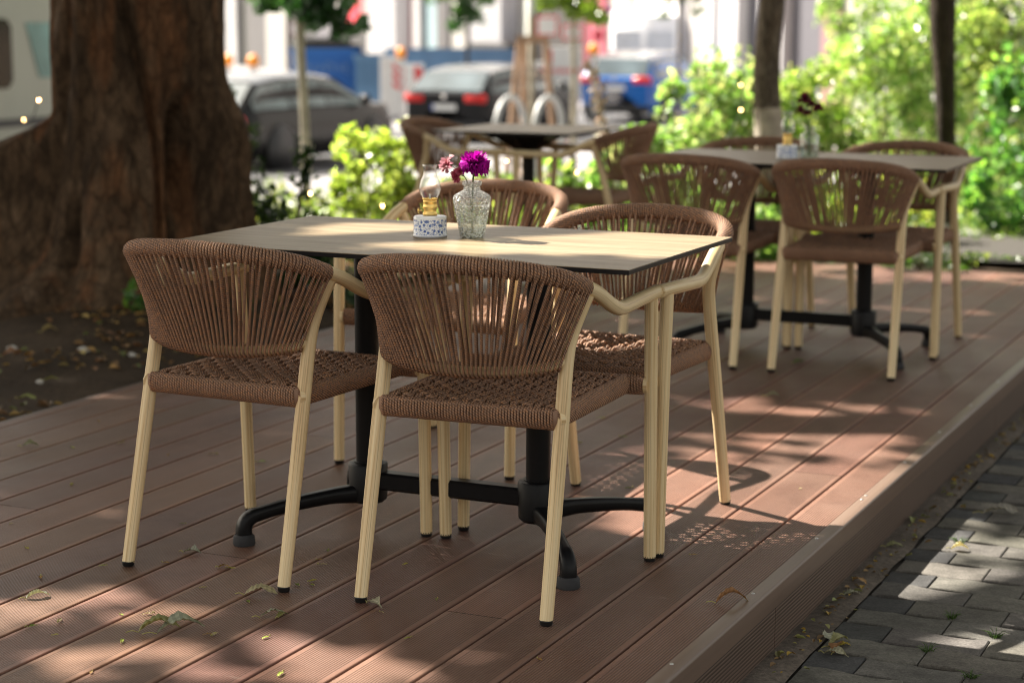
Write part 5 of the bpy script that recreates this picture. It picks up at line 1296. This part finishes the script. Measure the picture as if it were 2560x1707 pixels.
# skips (open-topped blue containers)
def skip(label, u0, u1, vtop, D, mat, yaw=0.3, lid=None, text=False, h=1.55):
    a = PD(u0, vtop, D); b = PD(u1, vtop, D*1.01); W = np.linalg.norm(a[:2]-b[:2]); cx, cy = (a[:2]+b[:2])/2; g0 = float(ground_z(cx, cy)); ztop = a[2]
    dv = (a[:2]+b[:2])/2-CAM[:2]; rz = math.atan2(-dv[0], dv[1]); h = ztop-g0
    r = thing('skip_container', label, 'skip', (cx, cy, g0), rz, 'blue skips in the street')
    m = MB(); t_ = .16*W
    A = [(-W/2, 0, h), (W/2, 0, h), (W/2-.02, 0, h*.52), (W/2-t_, 0, .12), (-W/2+t_*.4, 0, .12), (-W/2, 0, h*.52)]
    m.poly_prism(A, (0, 1.9, 0)); 
    m.box((-W/2-.04, -.05, h*.92), (W/2+.04, 1.95, h)); m.build('tub', mat, r, smooth=False)
    for k in range(5):
        xk = -W/2+W*(k+.5)/5; rbm = MB(); rbm.box((xk-.03, -.05, h*.53), (xk+.03, -.001, h*.915)); rbm.build('stiffener', mat, r, smooth=False)
    if lid: m = MB(); m.box((-W/2-.02, -.03, h+.001), (W/2+.02, 1.9, h+.10)); m.box((-W/2+.1, .2, h+.1), (W/2-.2, 1.7, h+.26), bevel=.08); m.build('lid', lid, r, smooth=False)
    if text:
        m = MB(); x = -W*.28
        for k in range(7):
            q = [(x+.05*math.cos(a_)*(1-.1*k % .3)+.09*a_/6, -.058, h*.72+.10*math.sin(a_*1.0+k)*(1.2 if k % 3 == 0 else .7)) for a_ in np.linspace(0, 6, 12)]
            m.tube(smooth_path(q, 26), .009, 5); x += .155*W/1.7
        m.build('lettering', M['paleink'], r)
    return r
M['signwhite'] = simple('sign_white', (.62, .62, .62), .5, .04, 3); M['signred'] = simple('sign_red', (.60, .035, .04), .5, .06, 4); M['orange'] = simple('orange_lamp', (.95, .32, .02), .35, .1, 9)
M['paleink'] = simple('pale_blue_ink', (.22, .33, .48), .5)
bl = paint('skip_blue', (.004, .10, .36), .5, 0, .1); bl2 = paint('skip_pale_blue', (.08, .18, .32), .5, 0, .1)
skip('deep blue skip with dark lid and white scribbled lettering, behind the sapling', 727, 900, 122, 47, bl, lid=M['trim'], text=True)
skip('paler blue skip right of the deep blue one', 893, 968, 140, 46, bl2)
skip('long blue skip far behind the black estate car', 965, 1300, 124, 58, bl2)

def barrier(label, u0, u1, v0, v1, D, stripes, kind_):
    a = PD(u0, v0, D); b = PD(u1, v0, D); W = np.linalg.norm(a[:2]-b[:2]); c = (a+b)/2; zt = a[2]; zb = max(PD(u0, v1, D)[2], float(ground_z(c[0], c[1]))+.02); rz = math.atan2(b[1]-a[1], b[0]-a[0])
    r = thing('road_barrier', label, 'barrier', (c[0], c[1], float(ground_z(c[0], c[1]))), rz, 'road works barriers')
    g0 = float(ground_z(c[0], c[1])); H = zt-g0; lo = zb-g0
    m = MB(); m.box((-W/2, -.02, lo), (W/2, .02, H), bevel=.01); m.build('board', M['signwhite'], r, smooth=False)
    m = MB()
    if kind_ == 'diag':
        for k in range(3):
            z0 = lo+(H-lo)*(.50+.15*k); m.poly_prism([(W*.02, -.024, z0), (W/2-.02, -.024, z0-.12), (W/2-.02, -.024, z0), (W*.02, -.024, z0+.12)], (0, .003, 0))
    else:
        zc = lo+(H-lo)*.53
        for k in range(7): xk = -W/2+W*(k+.5)/7; m.box((xk-W*.04, -.025, zc-.05), (xk+W*.04, -.021, zc+.05))
        m.box((-W/2+.002, -.026, H*.80), (-W/2+.06, -.0215, H*.97))
    m.build('stripes', M['signred'], r, smooth=False)
    f_ = MB()
    for s in (-1, 1): f_.box((s*W*.35-.05, -.3, 0), (s*W*.35+.05, .3, .07)); f_.box((s*W*.35-.02, .021, .07), (s*W*.35+.02, .045, H*.9))
    f_.build('foot', M['trim'], r, smooth=False)
    return r
barrier('white barrier post with diagonal red stripes left of the black estate car', 950, 1012, 143, 290, 42, True, 'diag')
barrier('white barrier with red flashes behind the tail of the black estate car', 1010, 1060, 160, 240, 43, True, 'diag')
barrier('broad white barrier board with a row of red dashes, right of the wooden tree stakes', 1373, 1452, 118, 245, 41, True, 'row')
barrier('white barrier board with red dashes glimpsed between the tree stakes', 1328, 1364, 155, 200, 42, True, 'row')
def beacon(label, u, v, D, s=.11):
    p = PD(u, v, D); g0 = float(ground_z(p[0], p[1])); r = thing('warning_light', label, 'warning light', (p[0], p[1], g0), 0, 'orange warning lights'); h = p[2]-g0
    m = MB(); m.lathe([(.0001, -.10), (s*.8, -.10), (s, -.02), (s*.95, .06), (s*.6, .12), (.0001, .14)], 18, (0, 0, h)); m.build('lens', M['orange'], r)
    m = MB(); m.box((-.07, -.05, h-.3), (.07, .05, h-.1)); m.box((-.02, -.02, 0), (.02, .02, h-.28)); m.box((-.2, -.2, 0), (.2, .2, .08)); m.build('post', M['signwhite'], r, smooth=False)
beacon('orange warning light touching the right outline of the big tree trunk', 570, 152, 40, .12)
beacon('orange warning light above the roof of the dark grey car', 633, 154, 39, .12)
beacon('orange warning light above the striped barrier post', 1003, 135, 41, .11)
beacon('orange warning light left of the blue car roof', 1484, 125, 41, .11)
def sign(label, u, v0, v1, wpx, D, shape='rect', c=None, edge=None):
    p = PD(u, v0, D); q = PD(u, v1, D); g0 = float(ground_z(p[0], p[1])); W = wpx/F_PX*D; zt, zb = p[2]-g0, q[2]-g0
    r = thing('street_sign', label, 'sign', (p[0], p[1], g0), -YAW+.0, 'signs in the street')
    r.rotation_euler = (0, 0, math.atan2(cR[1], cR[0]))
    m = MB(); e = MB()
    if shape == 'rect':
        e.box((-W/2, 0, zb), (W/2, .02, zt), bevel=.004); m.box((-W/2+.035, -.004, zb+.035), (W/2-.035, .001, zt-.035))
    else:
        R_ = (zt-zb)/2; Mt = Matrix.Translation((0, 0, (zt+zb)/2)) @ Matrix.Diagonal((W/2/R_, 1, 1, 1)) @ Matrix.Rotation(PI/2, 4, 'X')
        e.lathe([(.0001, -.02), (R_, -.02), (R_, 0), (.0001, 0)], 28, M=Mt); m.lathe([(.0001, .0), (R_*.8, .0), (R_*.8, .004), (.0001, .005)], 28, M=Mt)
    e.build('rim', edge or M['signred'], r, smooth=False); m.build('face', c or M['signwhite'], r, smooth=False)
    m = MB(); m.tube(np.array([(0, .05, 0), (0, .05, zt+.1)]), .03, 10); m.build('pole', M['polegrey'], r)
M['polegrey'] = simple('grey_pole', (.40, .42, .38), .5)
sign('round white sign with a dark red rim beside the pale sapling trunk', 737, 54, 92, 24, 46, 'round', edge=simple('maroon_rim', (.25, .05, .08), .5))
sign('larger white notice board with thin red border, left of two', 1368, 42, 90, 52, 44)
sign('smaller white notice board with red border, right of two', 1431, 63, 101, 50, 45)
sign('small red disc sign at the foot of the red banner', 1496, 74, 106, 26, 47, 'round', simple('disc_red', (.62, .07, .08), .5))
sign('small purple sign on the red banner pole', 1523, 14, 36, 18, 47, 'round', simple('purple', (.35, .12, .45), .5))
# lamp post left of the two signs
p = PD(1325, 60, 43); r = thing('lamp_post', 'pale greenish lamp post beside the right-hand fluted column', 'lamp post', (p[0], p[1], float(ground_z(p[0], p[1]))))
m = MB(); m.lathe([(.0001, 0), (.14, 0), (.14, .9), (.10, .95), (.09, 4.8), (.0001, 4.8)], 18); m.build('shaft', M['polegrey'], r)
m = MB(); m.lathe([(.09, 4.8), (.22, 4.85), (.26, 5.1), (.10, 5.3), (.0001, 5.32)], 18); m.build('lantern', M['signwhite'], r)

# bicycle racks and staked tree guard
M['galv'] = simple('galvanised_steel', (.36, .37, .37), .5, .1, 20, .2)
for u, lab in ((1276, 'grey arched bicycle rack left of the wooden tree stakes'), (1372, 'grey arched bicycle rack right of the wooden tree stakes')):
    p = PD(u, 260, 21); g0 = float(ground_z(p[0], p[1])); h = PD(u, 243, 21)[2]-g0
    r = thing('bicycle_rack', lab, 'bicycle rack', (p[0], p[1], g0), 0, 'bicycle racks')
    w_ = .36; P = [(0, -w_, -.05), (0, -w_, h-w_*.9)]+[(0, -w_*math.cos(a), h-w_*.9+w_*.9*math.sin(a)) for a in np.linspace(.3, PI-.3, 7)]+[(0, w_, h-w_*.9), (0, w_, -.05)]
    m = MB(); m.tube(smooth_path(P, 40), .032, 10); m.build('hoop', M['galv'], r)
    m = MB(); m.tube(np.array([(0, -w_, h*.45), (0, w_, h*.45)]), .018, 8); m.build('rail', M['galv'], r)
r0 = PD(1330, 250, 24); g0 = float(ground_z(r0[0], r0[1]))
r = thing('tree_stakes', 'frame of three brown wooden stakes round a young trunk, centre background', 'tree stakes', (r0[0], r0[1], g0), math.atan2(cR[1], cR[0]))
M['stakewood'] = simple('stake_wood', (.30, .19, .12), .85, .25, 12)
def loc_(u, v, dy=0.0):
    q = PD(u, v, 24+dy); d = q-r0; return np.array((d[0]*cR[0]+d[1]*cR[1], dy, q[2]-g0))
for (ua, ub, dy) in ((1299, 1280, 0), (1364, 1380, 0), (1312, 1308, .4)):
    m = MB(); a, b_ = loc_(ua, 96, dy), loc_(ub, 300, dy); e = a+(b_-a)*(a[2]+.1)/(a[2]-b_[2]); m.tube(np.array([a, e]), .040, 10); m.build('stake', M['stakewood'], r)
m = MB(); a, b_ = loc_(1290, 94), loc_(1368, 94); m.box((a[0], -.06, a[2]-.07), (b_[0], .0, a[2]+.02)); m.build('crossbar', M['stakewood'], r, smooth=False); m = MB(); m.box((a[0]+.02, -.02, .03), (b_[0]+.12, .30, .22)); m.build('bottom_board', M['stakewood'], r, smooth=False)
m = MB(); m.tube(np.array([loc_(1328, 40, .2), loc_(1330, 300, .2), loc_(1331, 420, .2)]), .035, 10); m.build('young_trunk', M['bark_pale'], r)

# ------------------------------------------------------------------ the building across the street
fn = np.array((-.70, -.714, 0)); fe = np.array((.714, -.70, 0)); f0 = PD(1280, 60, 62); f0 = np.array((f0[0], f0[1], 0))
def fs_(u):
    d = ray(u, 41); t_ = ((f0-CAM) @ fn)/(d @ fn); q = CAM+d*t_; return float((q-f0) @ fe)
bld = thing('street_building', 'pale building across the street with grey piers, white fluted columns and red panels', 'building', (f0[0], f0[1], -1.3), math.atan2(fe[1], fe[0]))
def cm(n_, c, r_=.6): return simple('facade_'+n_, c, r_, .08, .6)
FC = {'lw': cm('light', (0.3708, 0.3648, 0.3708)), 'dg': cm('dark_green', (0.05932, 0.05932, 0.05191)), 'gr': cm('grey', (0.08711, 0.08345, 0.08711)), 'wm': cm('warm_light', (0.3289, 0.3169, 0.305)), 'dk': cm('dark', (0.04449, 0.04264, 0.04449)), 'li': cm('lilac', (0.1223, 0.1187, 0.1372)),
      'rd': cm('red', (.60, .03, .06)), 'pk': cm('pink_grey', (0.3289, 0.1794, 0.1794)), 'wh': cm('white', (0.575, 0.5635, 0.575)), 'dr': cm('dark_red', (0.1794, 0.0299, 0.04784)), 'gl': cm('pale_glass', (0.2512, 0.3468, 0.3827), .15), 'br': cm('brown_grey', (0.0482, 0.04264, 0.04153)), 'pr': cm('red_banner', (0.3708, 0.08372, 0.1196)), 'cr': cm('cream', (0.4545, 0.4306, 0.4186))}
HB = 7.5
segs = [(60, 420, 'lw', 0, 'wall_panel'), (420, 583, 'gr', .1, 'wall_panel'), (583, 604, 'lw', .3, 'pier'), (604, 625, 'dg', 0, 'window'), (625, 681, 'gr', .15, 'wall_panel'), (681, 730, 'wm', .3, 'pier'), (730, 792, 'dk', 0, 'window'), (792, 835, 'li', .1, 'wall_panel'), (835, 893, 'wm', .15, 'wall_panel'), (893, 922, 'rd', .4, 'door_panel'), (922, 941, 'pk', .35, 'door_panel'), (941, 966, 'rd', .4, 'door_panel'),
        (966, 1038, 'wh', .6, 'column'), (1038, 1052, 'dr', .2, 'door_panel'), (1052, 1068, 'lw', .3, 'pier'), (1068, 1112, 'gl', .1, 'window'), (1112, 1140, 'gr', .3, 'pier'), (1140, 1183, 'wm', .2, 'wall_panel'), (1183, 1233, 'li', .25, 'wall_panel'), (1233, 1308, 'wh', .6, 'column'), (1308, 1338, 'wm', .2, 'wall_panel'), (1338, 1476, 'br', .0, 'passage_wall'), (1476, 1510, 'dr', .2, 'door_panel'), (1510, 1546, 'pr', .4, 'banner'), (1546, 1600, 'cr', .3, 'wall_panel'), (1600, 1720, 'wh', .2, 'wall_panel'), (1720, 1800, 'cr', .1, 'wall_panel'), (1800, 1818, 'wh', .4, 'pier'), (1818, 1836, 'dg', .0, 'window'), (1836, 1880, 'wh', .4, 'pier'), (1880, 1930, 'li', .1, 'wall_panel'), (1930, 1990, 'wh', .35, 'pier'), (1990, 2075, 'li', .1, 'wall_panel'), (2075, 2120, 'pk', .2, 'wall_panel'), (2120, 2200, 'cr', .1, 'wall_panel'), (2200, 2700, 'lw', .05, 'wall_panel')]
for u0, u1, ck, d, nm in segs:
    s0, s1 = fs_(u0), fs_(u1); a, b_ = min(s0, s1), max(s0, s1); m = MB()
    if nm == 'column':
        n_ = 9
        for k in range(n_):
            c0 = a+(b_-a)*(k+.5)/n_; m.tube(np.array([(c0, -d, 0), (c0, -d, HB)]), (b_-a)/n_*.52, 10)
        m.box((a, -d, 0), (b_, .3, HB-.02))
    else: m.box((a+.002, -d, 0), (b_-.002, .3, HB))
    m.build(nm, FC[ck], bld, smooth=(nm == 'column'))
m = MB(); s0, s1 = sorted((fs_(60), fs_(2700))); m.box((s0, -.8, HB+.01), (s1, 12, HB+6)); m.build('upper_storeys', FC['lw'], bld, smooth=False)
m = MB(); s0, s1 = sorted((fs_(893), fs_(966))); m.box((s0+.1, -.44, 0), (s1-.15, -.41, 2.0)); m.build('doorway', FC['dk'], bld, smooth=False)
m = MB(); s0, s1 = sorted((fs_(1238), fs_(1340))); m.box((s0, -.9, 0), (s1, -.65, 1.75)); m.build('planter', FC['dk'], bld, smooth=False)

# ------------------------------------------------------------------ string of little lights in the bushes
M['bulb'] = NT('warm_bulb').m
bt = M['bulb'].node_tree.nodes['Principled BSDF']; bt.inputs['Emission Color'].default_value = (1, .55, .20, 1); bt.inputs['Emission Strength'].default_value = 14; bt.inputs['Base Color'].default_value = (1, .8, .5, 1)
def lights(label, pts):
    P = [PD(u, v, D) for u, v, D in pts]; r = thing('string_light', label, 'string light', tuple(P[0]), 0, 'strings of fairy lights')
    Q = np.array([p-P[0] for p in P])
    for q in Q: m = MB(); m.lathe([(.0001, -.006), (.0038, -.004), (.0045, 0), (.0035, .004), (.0001, .006)], 12, tuple(q)); m.build('bulb', M['bulb'], r)
    W_ = []
    for a, b_ in zip(Q[:-1], Q[1:]): W_ += [a, (a+b_)/2+np.array((0, 0, -.05))]
    W_.append(Q[-1]); m = MB(); m.tube(smooth_path(W_, 60), .003, 5); m.build('cord', M['trim'], r)
lights('string of warm fairy lights through the bushes round the far chairs', [(776, 484, 9.0), (956, 515, 9.2), (1266, 404, 10.0), (1442, 432, 10.1), (1851, 213, 12.0), (1852, 275, 12.0), (1810, 350, 12.0)])
lights('fairy light glowing in front of the pale van beside the trunk', [(97, 251, 10.2), (60, 300, 10.4)])
